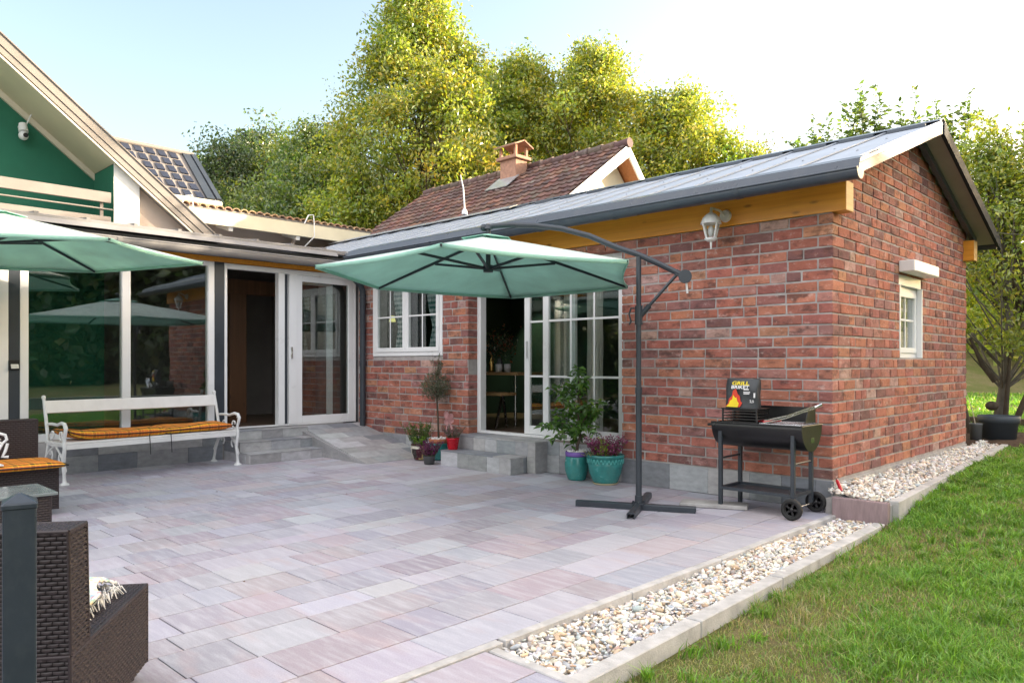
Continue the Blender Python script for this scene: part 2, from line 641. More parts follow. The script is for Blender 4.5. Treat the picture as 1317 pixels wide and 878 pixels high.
def np_mesh(name, V, F, mats, parent=None, cols=None, smooth=False, mi=None):
    off = np.zeros(3)
    p = parent
    while p is not None:
        off += np.array(p.location)
        p = p.parent
    V = np.asarray(V, dtype=np.float32) - off.astype(np.float32)
    F = np.asarray(F, dtype=np.int32)
    me = bpy.data.meshes.new(name)
    n, k = F.shape
    me.vertices.add(len(V))
    me.vertices.foreach_set('co', V.ravel())
    me.loops.add(n * k)
    me.loops.foreach_set('vertex_index', F.ravel())
    me.polygons.add(n)
    me.polygons.foreach_set('loop_start', np.arange(0, n * k, k, dtype=np.int32))
    me.polygons.foreach_set('loop_total', np.full(n, k, dtype=np.int32))
    me.polygons.foreach_set('use_smooth', np.full(n, smooth))
    for m in (mats if isinstance(mats, (list, tuple)) else [mats]):
        me.materials.append(m)
    if cols is not None:
        at = me.attributes.new('Col', 'FLOAT_COLOR', 'FACE')
        c4 = np.ones((n, 4), dtype=np.float32)
        c4[:, :3] = cols
        at.data.foreach_set('color', c4.ravel())
    me.update(calc_edges=True)
    me.validate()
    o = bpy.data.objects.new(name, me)
    COL.objects.link(o)
    if parent is not None:
        o.parent = parent
    return o


def tag(o, label, cat, group=None, kind=None):
    o['label'] = label
    o['category'] = cat
    if group:
        o['group'] = group
    if kind:
        o['kind'] = kind
    return o


def thing(name, label, cat, loc=(0, 0, 0), group=None, rotz=0.):
    o = bpy.data.objects.new(name, None)
    o.empty_display_size = .2
    COL.objects.link(o)
    o.location = loc
    o.rotation_euler = (0, 0, rotz)
    return tag(o, label, cat, group)


def lerp(a, b, t):
    return a + (b - a) * t


def jit(c, a, g=.5):
    k = 1 + rng.uniform(-a, a)
    return tuple(max(0, x * k * (1 + rng.uniform(-a, a) * g)) for x in c)


# ---- leaves -------------------------------------------------------------
def leaf_mesh(P, size, dirs=None, aspect=.5, fold=.25, upbias=.5, rs=None, tip=None):
    """kite-shaped leaves: P (n,3) base points. returns V,F"""
    n = len(P)
    if dirs is None:
        d = rs.normal(size=(n, 3))
        d[:, 2] -= .25
    else:
        d = np.array(dirs)
    d /= np.linalg.norm(d, axis=1)[:, None] + 1e-9
    nn = rs.normal(size=(n, 3)) * (1 - upbias)
    nn[:, 2] += upbias * 1.3
    s = np.cross(d, nn)
    s /= np.linalg.norm(s, axis=1)[:, None] + 1e-9
    u = np.cross(s, d)
    L = size[:, None]
    V = np.empty((n, 4, 3))
    V[:, 0] = P
    mid = P + d * L * .48 + u * L * fold * .3
    V[:, 1] = mid + s * L * aspect * .5
    V[:, 3] = mid - s * L * aspect * .5
    V[:, 2] = P + d * L - u * L * fold * .2
    F = np.arange(4 * n).reshape(n, 4)
    return V.reshape(-1, 3), F


def pal(rs, n, colours, weights, jitter=.16):
    c = np.array(colours)[rs.choice(len(colours), n, p=np.array(weights) / sum(weights))]
    c = c * (1 + rs.normal(size=(n, 1)) * jitter) * (1 + rs.normal(size=(n, 3)) * jitter * .25)
    return np.clip(c, .003, .95)

# ------------------------------------------------------------------ camera, light
cam = bpy.data.cameras.new('camera')
cam.lens = 26.24
cam.sensor_width = 36
cam.shift_y = .0213
cam.clip_end = 600
camo = bpy.data.objects.new('camera', cam)
COL.objects.link(camo)
camo.location = (2.4286, -6.3775, 1.2344)
camo.rotation_euler = (R(90), 0, R(44.1))
S.camera = camo

SUN_AZ = R(59)      # from +X towards +Y
SUN_EL = R(12.5)
CLOUD_FILL = 6.0
w = bpy.data.worlds.new('World')
S.world = w
w.use_nodes = True
nt = w.node_tree
sky = nt.nodes.new('ShaderNodeTexSky')
sky.sky_type = 'NISHITA'
sky.sun_disc = False
sky.sun_elevation = SUN_EL
sky.sun_rotation = R(90) - SUN_AZ
sky.air_density = 1.0
sky.dust_density = 3.0
sky.ozone_density = .0
# unseen bright cloud added over and behind the camera as soft fill light
wg_ = NT(nt)
tc = wg_.n('ShaderNodeTexCoord')
dp = wg_.n('ShaderNodeVectorMath', operation='DOT_PRODUCT')
nt.links.new(tc.outputs['Generated'], dp.inputs[0])
dp.inputs[1].default_value = (.05, -.72, .69)
cm = wg_.n('ShaderNodeMapRange', interpolation_type='SMOOTHSTEP')
nt.links.new(dp.outputs['Value'], cm.inputs['Value'])
cm.inputs['From Min'].default_value = .28
cm.inputs['From Max'].default_value = .72
mpw = wg_.n('ShaderNodeMapping')
nt.links.new(tc.outputs['Generated'], mpw.inputs['Vector'])
mpw.inputs['Scale'].default_value = (1, 1, 2.2)
cn_ = wg_.rng(wg_.noise(mpw.outputs['Vector'], 3.2, 7, .6), .32, .55, .25, 1)
cf = wg_.math('MULTIPLY', cm.outputs['Result'], cn_)
cc = wg_.mix(cf, sky.outputs[0], (CLOUD_FILL * 1.0, CLOUD_FILL * .965, CLOUD_FILL * .98))
nt.links.new(cc, nt.nodes['Background'].inputs[0])
nt.nodes['Background'].inputs[1].default_value = .15
sun = bpy.data.lights.new('sun', 'SUN')
sun.energy = 5.0
sun.angle = R(.5)
sun.color = (1., .85, .64)
so = bpy.data.objects.new('sun', sun)
COL.objects.link(so)
sd = Vector((math.cos(SUN_AZ) * math.cos(SUN_EL), math.sin(SUN_AZ) * math.cos(SUN_EL), math.sin(SUN_EL)))
so.rotation_euler = sd.to_track_quat('Z', 'Y').to_euler()
so.location = sd * 50
S.view_settings.view_transform = 'Standard'
S.view_settings.look = 'None'
S.view_settings.exposure = 1.82
S.cycles.use_denoising = True
S.cycles.max_bounces = 8
S.cycles.transparent_max_bounces = 16
S.cycles.sample_clamp_indirect = 6


# ------------------------------------------------------------------ ground
def kerbx(y):
    if y < -.1:
        return lerp(.56, .47, min(1, max(0, (y + 4.1) / 4)))
    return lerp(.53, .30, min(1, max(0, y / 5.)))


def smooth(t):
    t = min(1, max(0, t))
    return t * t * (3 - 2 * t)


def lawnz(x, y):
    pts = ((-999, -.10), (-3.5, -.095), (-2, -.075), (-.4, -.04), (.5, .07), (1.6, .13), (5, .16), (999, .16))
    for (a, za), (c, zc) in zip(pts, pts[1:]):
        if a <= y <= c:
            z = lerp(za, zc, (y - a) / (c - a))
            break
    z += .02 * math.sin(x * 1.7 + y * .9) * math.cos(y * 1.3 - x * .4) * min(1, max(0, abs(x - kerbx(y)) - .1))
    d = (-.7 * x + .72 * y) - 22
    if d > 0:
        z += min(14, .30 * d)
    return z


def inside(x, y):
    return x < kerbx(y) - .05 and x > -16 and y < 4.75 and y > -14


gx = [-150, -100, -70, -50, -40, -32, -26, -21, -17, -16.2, -14, -10, -6, -3, -1.5, -.7]
gy = sorted(set([-150, -90, -50, -30, -20, -14.5, -13.8] + [round(-12 + .4 * i, 2) for i in range(41)] + [4.6, 4.78, 5.0, 5.3, 5.8, 6.4, 7, 8, 9, 10.5, 12, 14, 17, 20, 24, 28, 33, 40, 50, 65, 90, 140]))
off = [-.09, -.03, .1, .3, .6, .9, 1.3, 1.7, 2.2, 2.7, 3.3, 4, 5, 6.5, 8, 10, 13, 17, 22, 30, 45, 70, 120]
V, F = [], []
nx = len(gx) + len(off)
for y in gy:
    for x in gx:
        V.append((x, y, -.3 if inside(x, y) else lawnz(x, y)))
    for k, o in enumerate(off):
        x = kerbx(y) + o
        V.append((x, y, -.3 if (k == 0 and y < 4.75 and y > -14) else lawnz(x, y)))
for j in range(len(gy) - 1):
    for i in range(nx - 1):
        a = j * nx + i
        F.append((a, a + 1, a + nx + 1, a + nx))
g = np_mesh('ground', V, F, M['ground'], smooth=True)
tag(g, 'uneven garden soil under the lawn rising to a hill behind the trees', 'ground', kind='structure')

# ------------------------------------------------------------------ patio paving
b = MB()
b.col = (.3, .3, .3)
b.box(-6.98, .052, -9.5, -.0, -.10, -.006)
b.box(.11, .60, -9.5, -4.152, -.10, -.006)
patio = b.build('patio', M['joint'])
tag(patio, 'paved patio of grey and mauve streaked slabs in the courtyard', 'patio', kind='structure')
PAVE = [(.45, .43, .455), (.48, .465, .485), (.40, .385, .42), (.44, .385, .40), (.39, .345, .37), (.51, .50, .515), (.42, .415, .455), (.45, .40, .405), (.44, .43, .46), (.46, .44, .46)]
sl = MB()


def slab_at(mb, x0, x1, y0, y1, z=0.):
    gp = .0036
    gx_, gy_ = .0034, rng.choice([.0018, .002, .0022, .0024, .0028, .0045])
    ch = .0022
    z += rng.uniform(-.0012, .0012)
    mb.col = jit(tuple(k_ * q_ for k_, q_ in zip(rng.choice(PAVE), (.81, .815, .885))), .10, .3)
    x0 += gx_; x1 -= gx_; y0 += gy_; y1 -= gy_
    zs = z - ch * .5
    mb.add([(x0, y0, -.03), (x1, y0, -.03), (x1, y1, -.03), (x0, y1, -.03), (x0, y0, zs), (x1, y0, zs), (x1, y1, zs), (x0, y1, zs),
            (x0 + ch, y0 + ch, z), (x1 - ch, y0 + ch, z), (x1 - ch, y1 - ch, z), (x0 + ch, y1 - ch, z)],
           [(0, 1, 5, 4), (1, 2, 6, 5), (2, 3, 7, 6), (3, 0, 4, 7), (4, 5, 9, 8), (5, 6, 10, 9), (6, 7, 11, 10), (7, 4, 8, 11), (8, 9, 10, 11)])


x = .050
first = True
while x > -6.9:
    wd = .275 if first else rng.choice([.2, .2, .3, .3, .3])
    first = False
    x0 = max(x - wd, -6.95)
    y = -9.4 + rng.uniform(0, .5)
    while y < -.012:
        ln = rng.choice([.2, .2, .3, .3, .4, .6]) if not abs(wd - .275) < .01 else rng.choice([.3, .45, .58, .58])
        y1 = min(y + ln, -.012)
        if y1 - y > .05:
            slab_at(sl, x0, x, y, y1)
        y = y1
    x = x0
y = -4.156
while y > -9.3:
    d = rng.choice([.3, .4])
    x = .115
    while x < .585:
        x1 = min(.59, x + rng.choice([.3, .47, .47]))
        slab_at(sl, x, x1, y - d, y)
        x = x1
    y -= d
sl.build('paving_slabs', M['paver'], patio)

# kerb edging stones
kb = MB()


def edging(mb, p0, p1, w, z0, z1, z0b=None, z1b=None, ln=1.0):
    """row of concrete edging stones, tops from z1 to z1b"""
    p0, p1 = Vector((*p0, 0)), Vector((*p1, 0))
    L = (p1 - p0).length
    n = max(1, round(L / ln))
    d = (p1 - p0) / n
    s = Vector((-d.y, d.x, 0)).normalized() * w
    z1b = z1 if z1b is None else z1b
    for i in range(n):
        a = p0 + d * (i + .004)
        e = p0 + d * (i + .996)
        za = lerp(z1, z1b, i / n) + rng.uniform(-.003, .003)
        zb = lerp(z1, z1b, (i + 1) / n) + rng.uniform(-.003, .003)
        q = [(a.x, a.y), (e.x, e.y), (e.x + s.x, e.y + s.y), (a.x + s.x, a.y + s.y)]
        mb.add([(q[0][0], q[0][1], z0), (q[1][0], q[1][1], z0), (q[2][0], q[2][1], z0), (q[3][0], q[3][1], z0),
                (q[0][0], q[0][1], za), (q[1][0], q[1][1], zb), (q[2][0], q[2][1], zb), (q[3][0], q[3][1], za)],
               [(0, 3, 2, 1), (4, 5, 6, 7), (0, 1, 5, 4), (1, 2, 6, 5), (2, 3, 7, 6), (3, 0, 4, 7)])


edging(kb, (.106, -9.4), (.106, -4.03), .05, -.2, .004)
edging(kb, (.106, -4.025), (.106, -.13), .05, -.2, .004)
k1 = kb.build('kerb', M['concrete'], bevel=.004)
tag(k1, 'narrow grey concrete edging along the edge of the patio slabs', 'kerb', kind='structure')
kb = MB()
edging(kb, (.61, -4.13), (.49, -.24), .085, -.25, -.012, None, .0)
edging(kb, (.62, -4.15), (.112, -4.135), -.055, -.2, -.004)
k2 = kb.build('kerb', M['concrete'], bevel=.005)
tag(k2, 'low weathered concrete kerb between the pebble strip and the lawn', 'kerb', kind='structure')
kb = MB()
edging(kb, (.545, -.10), (.34, 4.95), .075, -.1, .155, None, .2, 1.0)
k3 = kb.build('kerb', M['concrete'], bevel=.005)
tag(k3, 'raised concrete kerb edging the pebbles along the gable wall', 'kerb', kind='structure')
b = MB()
b.box(.074, .50, -.215, -.155, -.12, .150)
o = b.build('border_slab', M['slab'], bevel=.004)
tag(o, 'upright mauve slab holding back pebbles at the corner of the brick house', 'slab')

# pebbles
t_ = (1 + 5 ** .5) / 2
_bm = bmesh.new()
bmesh.ops.create_icosphere(_bm, subdivisions=2, radius=1)
ICV = np.array([v.co[:] for v in _bm.verts])
ICF = np.array([[v.index for v in f.verts] for f in _bm.faces])
_bm.free()
_bm = bmesh.new()
bmesh.ops.create_icosphere(_bm, subdivisions=1, radius=1)
IC1V = np.array([v.co[:] for v in _bm.verts])
IC1F = np.array([[v.index for v in f.verts] for f in _bm.faces])
_bm.free()


def rotmats(rs, n):
    q = rs.normal(size=(n, 4))
    q /= np.linalg.norm(q, axis=1)[:, None]
    a, b_, c, d = q.T
    return np.stack([np.stack([1 - 2 * (c * c + d * d), 2 * (b_ * c - a * d), 2 * (b_ * d + a * c)], 1),
                     np.stack([2 * (b_ * c + a * d), 1 - 2 * (b_ * b_ + d * d), 2 * (c * d - a * b_)], 1),
                     np.stack([2 * (b_ * d - a * c), 2 * (c * d + a * b_), 1 - 2 * (b_ * b_ + c * c)], 1)], 1)


PEB = [(.72, .68, .60), (.66, .58, .46), (.60, .44, .27), (.50, .32, .19), (.50, .51, .53), (.38, .41, .45), (.76, .74, .72), (.42, .28, .21), (.60, .57, .53), (.24, .21, .20)]
PEBW = [6, 4.5, 2.6, 1.2, 2.4, 1.2, 4, .8, 4, .5]


def pebbles(name, pts, rmin, rmax, seed, icv, icf, label, white=0.):
    rs = np.random.default_rng(seed)
    n = len(pts)
    r = rmin + (rmax - rmin) * rs.random(n) ** 1.8
    sc = np.stack([r * rs.uniform(.95, 1.6, n), r * rs.uniform(.75, 1.05, n), r * rs.uniform(.5, .85, n)], 1)
    base = icv[None] * (1 + rs.normal(size=(n, len(icv), 1)) * .07)
    v = base * sc[:, None, :]
    tilt = rotmats(rs, n)
    yaw = rs.uniform(0, 2 * PI, n)
    v = np.einsum('nij,nkj->nki', tilt * .35 + np.eye(3)[None] * .65, v)
    cy, sy = np.cos(yaw)[:, None], np.sin(yaw)[:, None]
    v = np.stack([v[..., 0] * cy - v[..., 1] * sy, v[..., 0] * sy + v[..., 1] * cy, v[..., 2]], -1)
    v += np.asarray(pts)[:, None, :]
    f = icf[None] + (np.arange(n) * len(icv))[:, None, None]
    c = pal(rs, n, PEB, PEBW, .14)
    if white:
        c = c * (1 - white) + white * np.array([.7, .69, .67])
    cols = np.repeat(c, len(icf), axis=0)
    o = np_mesh(name, v.reshape(-1, 3), f.reshape(-1, 3), M['pebble'], None, cols, True)
    tag(o, label, 'gravel', kind='stuff')
    return o


def scatter(n, fx, y0, y1, fz, layers, seed, rmean):
    rs = np.random.default_rng(seed)
    out = []
    cell = rmean * 1.75
    ys = np.arange(y0, y1, cell)
    for L in range(layers):
        for y in ys:
            a, c = fx(y)
            for x in np.arange(a, c, cell):
                out.append((x + rs.uniform(-.5, .5) * cell, y + rs.uniform(-.5, .5) * cell, fz(x, y) + L * rmean * .75 + rs.uniform(-.3, .4) * rmean))
    return np.array(out)


b = MB()
b.box(.107, .56, -4.13, -.2, -.2, -.075)
b.box(.001, .50, -.155, 5.2, -.2, .125)
o = b.build('gravel_bed', M['concrete2'])
tag(o, 'sandy bed under the pebbles beside the brick house', 'ground', kind='structure')
pts = scatter(0, lambda y: (.125, lerp(.535, .43, (y + 4.13) / 4)), -4.10, -.235, lambda x, y: -.038 + .010 * math.sin(y * 3 + x * 5), 2, 3, .0155)
pebbles('gravel', pts, .0105, .029, 5, IC1V, IC1F, 'strip of mixed pale river pebbles between the patio and the lawn', .12)
pts = scatter(0, lambda y: (.02, kerbx(y) - .07), -.14, 5.1, lambda x, y: .135 + .05 * (1 - x / .45) + .012 * math.sin(y * 4), 2, 4, .02)
pebbles('gravel', pts, .013, .034, 6, IC1V, IC1F, 'whitish pebbles heaped along the foot of the brick gable wall', .25)

# grass
rs = np.random.default_rng(21)
GP = []


def blades(n, x0, x1, y0, y1, hmin, hmax, wd):
    x = rs.uniform(x0, x1, n)
    y = rs.uniform(y0, y1, n)
    kx = np.array([kerbx(v) for v in y])
    x = x + 0
    keep = (x > kx + .06 - .03 * rs.random(n)) | (y > 5.4)
    keep &= ~((y > 4.7) & (y < 6.9) & (x < 1.15))
    # mown tufts and bare patches
    pt = np.sin(x * 2.3 + 1.3 * np.sin(y * 1.9)) * np.sin(y * 2.7 + 1.1 * np.sin(x * 3.1)) + .5 * np.sin(x * 7.1 + y * 3.3) * np.sin(y * 6.3 - x * 2.)
    near = np.clip(1.25 - (x - kx) / .9, 0, 1) * np.clip((.2 - y) / 2.5, 0, 1)
    dens = np.clip(.86 + .36 * pt - .34 * near, .38, 1)
    keep &= rs.random(n) < dens
    x, y, pt, near = x[keep], y[keep], pt[keep], near[keep]
    m = len(x)
    z = np.array([lawnz(a, c) for a, c in zip(x, y)])
    h = (hmin + (hmax - hmin) * rs.random(m) ** 1.6) * np.clip(.85 + .3 * pt, .5, 1.3)
    yaw = rs.uniform(0, 2 * PI, m)
    tuft = np.clip(np.sin(x * 11.3 + 2.1 * np.sin(y * 7.7)) * np.sin(y * 12.1 + 1.7 * np.sin(x * 9.1)), 0, 1) ** 2
    h = h * (.75 + .75 * tuft)
    lean = rs.normal(size=(m, 2)) * .6 * h[:, None]
    ww = wd * rs.uniform(.6, 1.3, m)
    sx, sy = np.cos(yaw) * ww * .5, np.sin(yaw) * ww * .5
    P = np.stack([x, y, z - .004], 1)
    V = np.empty((m, 6, 3))
    s = np.stack([sx, sy, 0 * sx], 1)
    V[:, 0] = P - s
    V[:, 1] = P + s
    mid = P + np.stack([lean[:, 0] * .3, lean[:, 1] * .3, h * .6], 1)
    V[:, 2] = mid + s * .8
    V[:, 3] = mid - s * .8
    tp = P + np.stack([lean[:, 0], lean[:, 1], h * rs.uniform(.75, 1., m)], 1)
    V[:, 4] = tp + s * .15
    V[:, 5] = tp - s * .15
    F = np.empty((m, 2, 4), dtype=np.int64)
    bidx = np.arange(m) * 6
    for k, q in enumerate(((0, 1, 2, 3), (3, 2, 4, 5))):
        for j, i in enumerate(q):
            F[:, k, j] = bidx + i
    straw = np.clip(.13 + .55 * near - .30 * pt, .02, .8)
    isst = rs.random(m) < straw
    c = pal(rs, m, [(.14, .315, .035), (.20, .38, .045), (.10, .225, .03), (.26, .37, .065)], [4, 3, 2.4, 2], .18)
    cs = pal(rs, m, [(.40, .35, .18), (.31, .27, .13), (.27, .29, .09)], [2, 2, 2], .18)
    c[isst] = cs[isst]
    return V.reshape(-1, 3), F.reshape(-1, 4), np.repeat(c, 2, axis=0)


parts = [blades(170000, .45, 3.4, -5.2, -1.4, .025, .075, .0042),
         blades(125000, .4, 4.6, -1.6, 1.6, .03, .085, .006),
         blades(70000, .3, 4.5, 1.4, 5.8, .04, .09, .009),
         blades(40000, -2.6, 3.5, 5.3, 13, .05, .11, .016),
         blades(12000, -5.5, 1.5, 12, 24, .07, .16, .04)]
rs = np.random.default_rng(77)
tx, ty, th_, tw = [], [], [], []
for k in range(1350):
    yy = rs.uniform(-5.2, 3.5)
    xx = kerbx(yy) + .05 + rs.random() ** 1.25 * 3.2
    if xx - kerbx(yy) < .55 and yy < 0 and rs.random() < .72:
        continue
    n_ = int(rs.integers(14, 44))
    q = rs.uniform(.012, .05)
    tx.append(xx + rs.normal(size=n_) * q); ty.append(yy + rs.normal(size=n_) * q)
    th_.append(rs.uniform(.045, .088) * rs.uniform(.6, 1.1, n_))
    tw.append(np.full(n_, rs.uniform(.75, 1.25)))
tx, ty, th_, tw = map(np.concatenate, (tx, ty, th_, tw))
m = len(tx)
zz = np.array([lawnz(a, c) for a, c in zip(tx, ty)])
P = np.stack([tx, ty, zz - .004], 1)
yaw = rs.uniform(0, 2 * PI, m)
sv = np.stack([np.cos(yaw), np.sin(yaw), 0 * yaw], 1) * (.0026 + .0005 * np.clip(ty + 5, 0, 8))[:, None]
ln_ = rs.normal(size=(m, 2)) * .5 * th_[:, None]
V = np.empty((m, 6, 3))
V[:, 0], V[:, 1] = P - sv, P + sv
mid = P + np.stack([ln_[:, 0] * .3, ln_[:, 1] * .3, th_ * .62], 1)
V[:, 2], V[:, 3] = mid + sv * .8, mid - sv * .8
tp = P + np.stack([ln_[:, 0], ln_[:, 1], th_ * .92], 1)
V[:, 4], V[:, 5] = tp + sv * .12, tp - sv * .12
F = np.empty((m, 2, 4), dtype=np.int64)
for k, q in enumerate(((0, 1, 2, 3), (3, 2, 4, 5))):
    for j, i in enumerate(q):
        F[:, k, j] = np.arange(m) * 6 + i
c = pal(rs, m, [(.14, .29, .032), (.20, .35, .045), (.11, .22, .03)], [3, 3, 2], .14) * tw[:, None]
parts.append((V.reshape(-1, 3), F.reshape(-1, 4), np.repeat(c, 2, axis=0)))
vo = 0
AV, AF, AC = [], [], []
for v, f, c in parts:
    AV.append(v); AF.append(f + vo); AC.append(c)
    vo += len(v)
o = np_mesh('grass', np.concatenate(AV), np.concatenate(AF), M['grass'], None, np.concatenate(AC))
tag(o, 'short mown green grass with straw coloured patches', 'grass', kind='stuff')

# mulch patch round the fruit tree
V, F = [], []
n = 36
for i in range(n):
    for j in range(n):
        x, y = lerp(-1.6, 1.2, i / (n - 1)), lerp(4.75, 6.9, j / (n - 1))
        V.append((x, y, lawnz(x, y) + .035 + .03 * rng.random() - .12 * max(0, abs(i - 17.5) / 17.5 - .85) * 6 - .12 * max(0, abs(j - 17.5) / 17.5 - .85) * 6))
for i in range(n - 1):
    for j in range(n - 1):
        a = i * n + j
        F.append((a, a + n, a + n + 1, a + 1))
o = np_mesh('mulch', V, F, M['mulch'], smooth=True)
tag(o, 'dark bare soil under the fruit tree beyond the gable wall', 'soil', kind='structure')

# ------------------------------------------------------------------ brick outbuilding
H = thing('brick_house', 'low outbuilding of reclaimed red brick with grey sheet metal gable roof', 'house', (-3.5, 2.2, 0))
ZB, ZT, NC = .248, 2.502, 24
CH = (ZT - ZB) / NC
DX0, DX1 = -4.52, -2.16      # sliding door opening
WX0, WX1, WZ0, WZ1 = -6.56, -5.02, 1.335, 2.43
GY0, GY1, GZ0, GZ1 = 1.74, 2.50, 1.29, 2.13   # gable window
SLOPE = .353


def roofz(y):      # underside of the roof deck
    return 2.80 + SLOPE * (min(y, 4.34 - y) + .38) - .085


wall = MB()
wall.mi = 1
mb = wall
i_ = .0075
mb.box(WX1, DX0 - .008, i_, .25, ZB - .05, ZT)
mb.box(-6.95, WX0, i_, .25, ZB - .05, ZT)
mb.box(WX0, WX1, i_, .25, ZB - .05, WZ0 - .006)
mb.box(WX0, WX1, i_, .25, WZ1 + .006, ZT)
mb.box(DX0 - .008, DX1 + .008, i_, .25, 2.46, ZT)
mb.box(DX1 + .008, -i_, i_, .25, ZB - .05, ZT)
# gable core with a window hole
xi = -i_
mb.box(-.25, xi, .25, GY0 - .004, ZB - .05, ZT)
mb.box(-.25, xi, GY1 + .004, 4.34, ZB - .05, ZT)
mb.box(-.25, xi, GY0 - .004, GY1 + .004, ZB - .05, GZ0 - .004)
mb.box(-.25, xi, GY0 - .004, GY1 + .004, GZ1 + .004, ZT)
mb.prism([(.0, ZT), (4.34, ZT), (4.34, roofz(4.34)), (2.17, roofz(2.17)), (0, roofz(0))], 'x', -.25, xi)
# back wall
mb.box(-10.5, -.25, 4.10, 4.34, 0, ZT + .26)
mb.mi = 0
BR = [(.37, .135, .10), (.40, .158, .112), (.33, .124, .10), (.43, .18, .115), (.28, .115, .10), (.37, .175, .15), (.20, .10, .094), (.44, .21, .13), (.42, .27, .235), (.27, .13, .12)]
BW = [6, 6, 5, 4, 3, 3, 2.2, 1.5, 1.3, 2]


def brick(mb, x0, x1, y0, y1, z0, z1, face):
    j = lambda a: rng.uniform(-a, a)
    mb.col = jit(rng.choices(BR, BW)[0], .12, .4)
    o = rng.uniform(-.003, .004)
    if face == 'y':
        v = [(x0 + j(.003), y0 + o + j(.0015), z0 + j(.004)), (x1 + j(.003), y0 + o + j(.0015), z0 + j(.004)), (x1, y1, z0), (x0, y1, z0),
             (x0 + j(.003), y0 + o + j(.0015), z1 + j(.004)), (x1 + j(.003), y0 + o + j(.0015), z1 + j(.004)), (x1, y1, z1), (x0, y1, z1)]
    else:
        v = [(x0, y0, z0), (x1 - o + j(.0015), y0 + j(.003), z0 + j(.004)), (x1 - o + j(.0015), y1 + j(.003), z0 + j(.004)), (x0, y1, z0),
             (x0, y0, z1), (x1 - o + j(.0015), y0 + j(.003), z1 + j(.004)), (x1 - o + j(.0015), y1 + j(.003), z1 + j(.004)), (x0, y1, z1)]
    mb.add(v, [(0, 3, 2, 1), (4, 5, 6, 7), (0, 1, 5, 4), (1, 2, 6, 5), (2, 3, 7, 6), (3, 0, 4, 7)])


JT = .0135


def clipspan(a, b, holes):
    """remove holes from [a,b]"""
    segs = [(a, b)]
    for h0, h1 in holes:
        out = []
        for s, e in segs:
            if h1 <= s or h0 >= e:
                out.append((s, e))
            else:
                if h0 > s:
                    out.append((s, h0))
                if h1 < e:
                    out.append((h1, e))
        segs = out
    return segs


BL = .253
for k in range(NC):
    z0 = ZB + k * CH + .0075
    z1 = ZB + (k + 1) * CH - .0075
    zm = (z0 + z1) / 2
    holes = []
    if WZ0 - .02 < zm < WZ1 + .02:
        holes.append((WX0 - .004, WX1 + .004))
    if zm < 2.45:
        holes.append((DX0, DX1))
    x = 0. if k % 2 == 0 else -.118 - JT
    off = 0 if k % 2 == 0 else rng.uniform(-.02, .02)
    first = True
    while x > -6.9:
        ln = BL + rng.uniform(-.012, .012)
        if rng.random() < .08:
            ln *= .5
        x0 = max(-6.92, x - ln + (off if first else 0))
        for s, e in clipspan(x0, x, holes):
            if e - s > (.012 if holes else .028):
                dep = .118 if (k % 2 == 0 and first) else .16
                brick(wall, s, e, 0, dep, z0, z1, 'y')
        x = x0 - JT
        first = False
k = 0
while True:
    z0 = ZB + k * CH + .0072
    z1 = z0 + CH - .0144
    zm = (z0 + z1) / 2
    if zm > roofz(2.17) - .02:
        break
    ya, yb = 0., 4.34
    if z1 > roofz(0):
        d = (z1 - roofz(0)) / SLOPE
        ya, yb = d - .05, 4.34 - d + .05
    holes = [(GY0, GY1)] if GZ0 - .02 < zm < GZ1 + .02 else []
    y = .118 + JT if k % 2 == 0 else 0.
    if k >= NC:
        y = ya + rng.uniform(-.15, 0)
    while y < yb:
        ln = rng.choices([.252, .122, .20, .165], [6, 2, 1, 1])[0] + rng.uniform(-.01, .01)
        y1 = min(y + ln, yb)
        ys = max(y, ya)
        for s, e in clipspan(ys, y1, holes):
            if e - s > .03:
                dep = -.118 if (k % 2 == 1 and y == 0.) else -.10
                brick(wall, dep, 0, s, e, z0, z1, 'x')
        y = y1 + JT
    k += 1
wall.build('wall', [M['brick'], M['mortar']], H, bevel=.0045)

# plinth tiles and door threshold
TG = [(.36, .37, .385), (.27, .285, .305), (.44, .45, .465), (.21, .225, .25), (.39, .39, .395), (.31, .31, .315)]


def tiles(mb, ax, a0, a1, face, z0, z1, th=.012, wds=(.3, .2, .42, .3), sign=-1, rows=None):
    """tile facing: sign -1 -> proud towards -axis"""
    for (r0, r1) in (rows or [(z0, z1)]):
        a = a0
        while a < a1 - .004:
            b1 = min(a1, a + rng.choice(wds))
            if a1 - b1 < .06:
                b1 = a1
            mb.col = jit(rng.choice(TG), .10, .2)
            p = sorted((face, face + sign * (th + rng.uniform(-.0008, .0008))))
            mb.abox(ax, a + .0012, b1 - .0012, p[0], p[1], r0 + .001, r1 - .001)
            a = b1


pl = MB()
tiles(pl, 'y', DX1 - .0, .012, .008, 0, ZB - .004, .02, (.42, .3, .16, .42))
pl.build('plinth', M['tile'], H, bevel=.0015)
pl = MB()
tiles(pl, 'y', -3.20, DX1, .008, 0, .352, .02, (.3, .2, .28), rows=[(0, .2), (.2, .352)])
pl.build('plinth', M['tile'], H, bevel=.0015)
pl = MB()
tiles(pl, 'y', -6.92, -4.5, .008, 0, ZB - .004, .016, (.42, .42, .3))
pl.build('plinth', M['tile'], H, bevel=.0015)
pl = MB()
tiles(pl, 'x', -.02, 4.34, -.006, -.1, ZB - .02, .010, (1.4, 1.5), 1)
pl.build('plinth', M['concrete2'], H, bevel=.0015)['label'] = 'low rendered plinth behind the pebbles under the gable'
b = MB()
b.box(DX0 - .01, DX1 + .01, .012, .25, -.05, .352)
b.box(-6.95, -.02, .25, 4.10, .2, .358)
b.build('floor', M['innerfloor'], H)
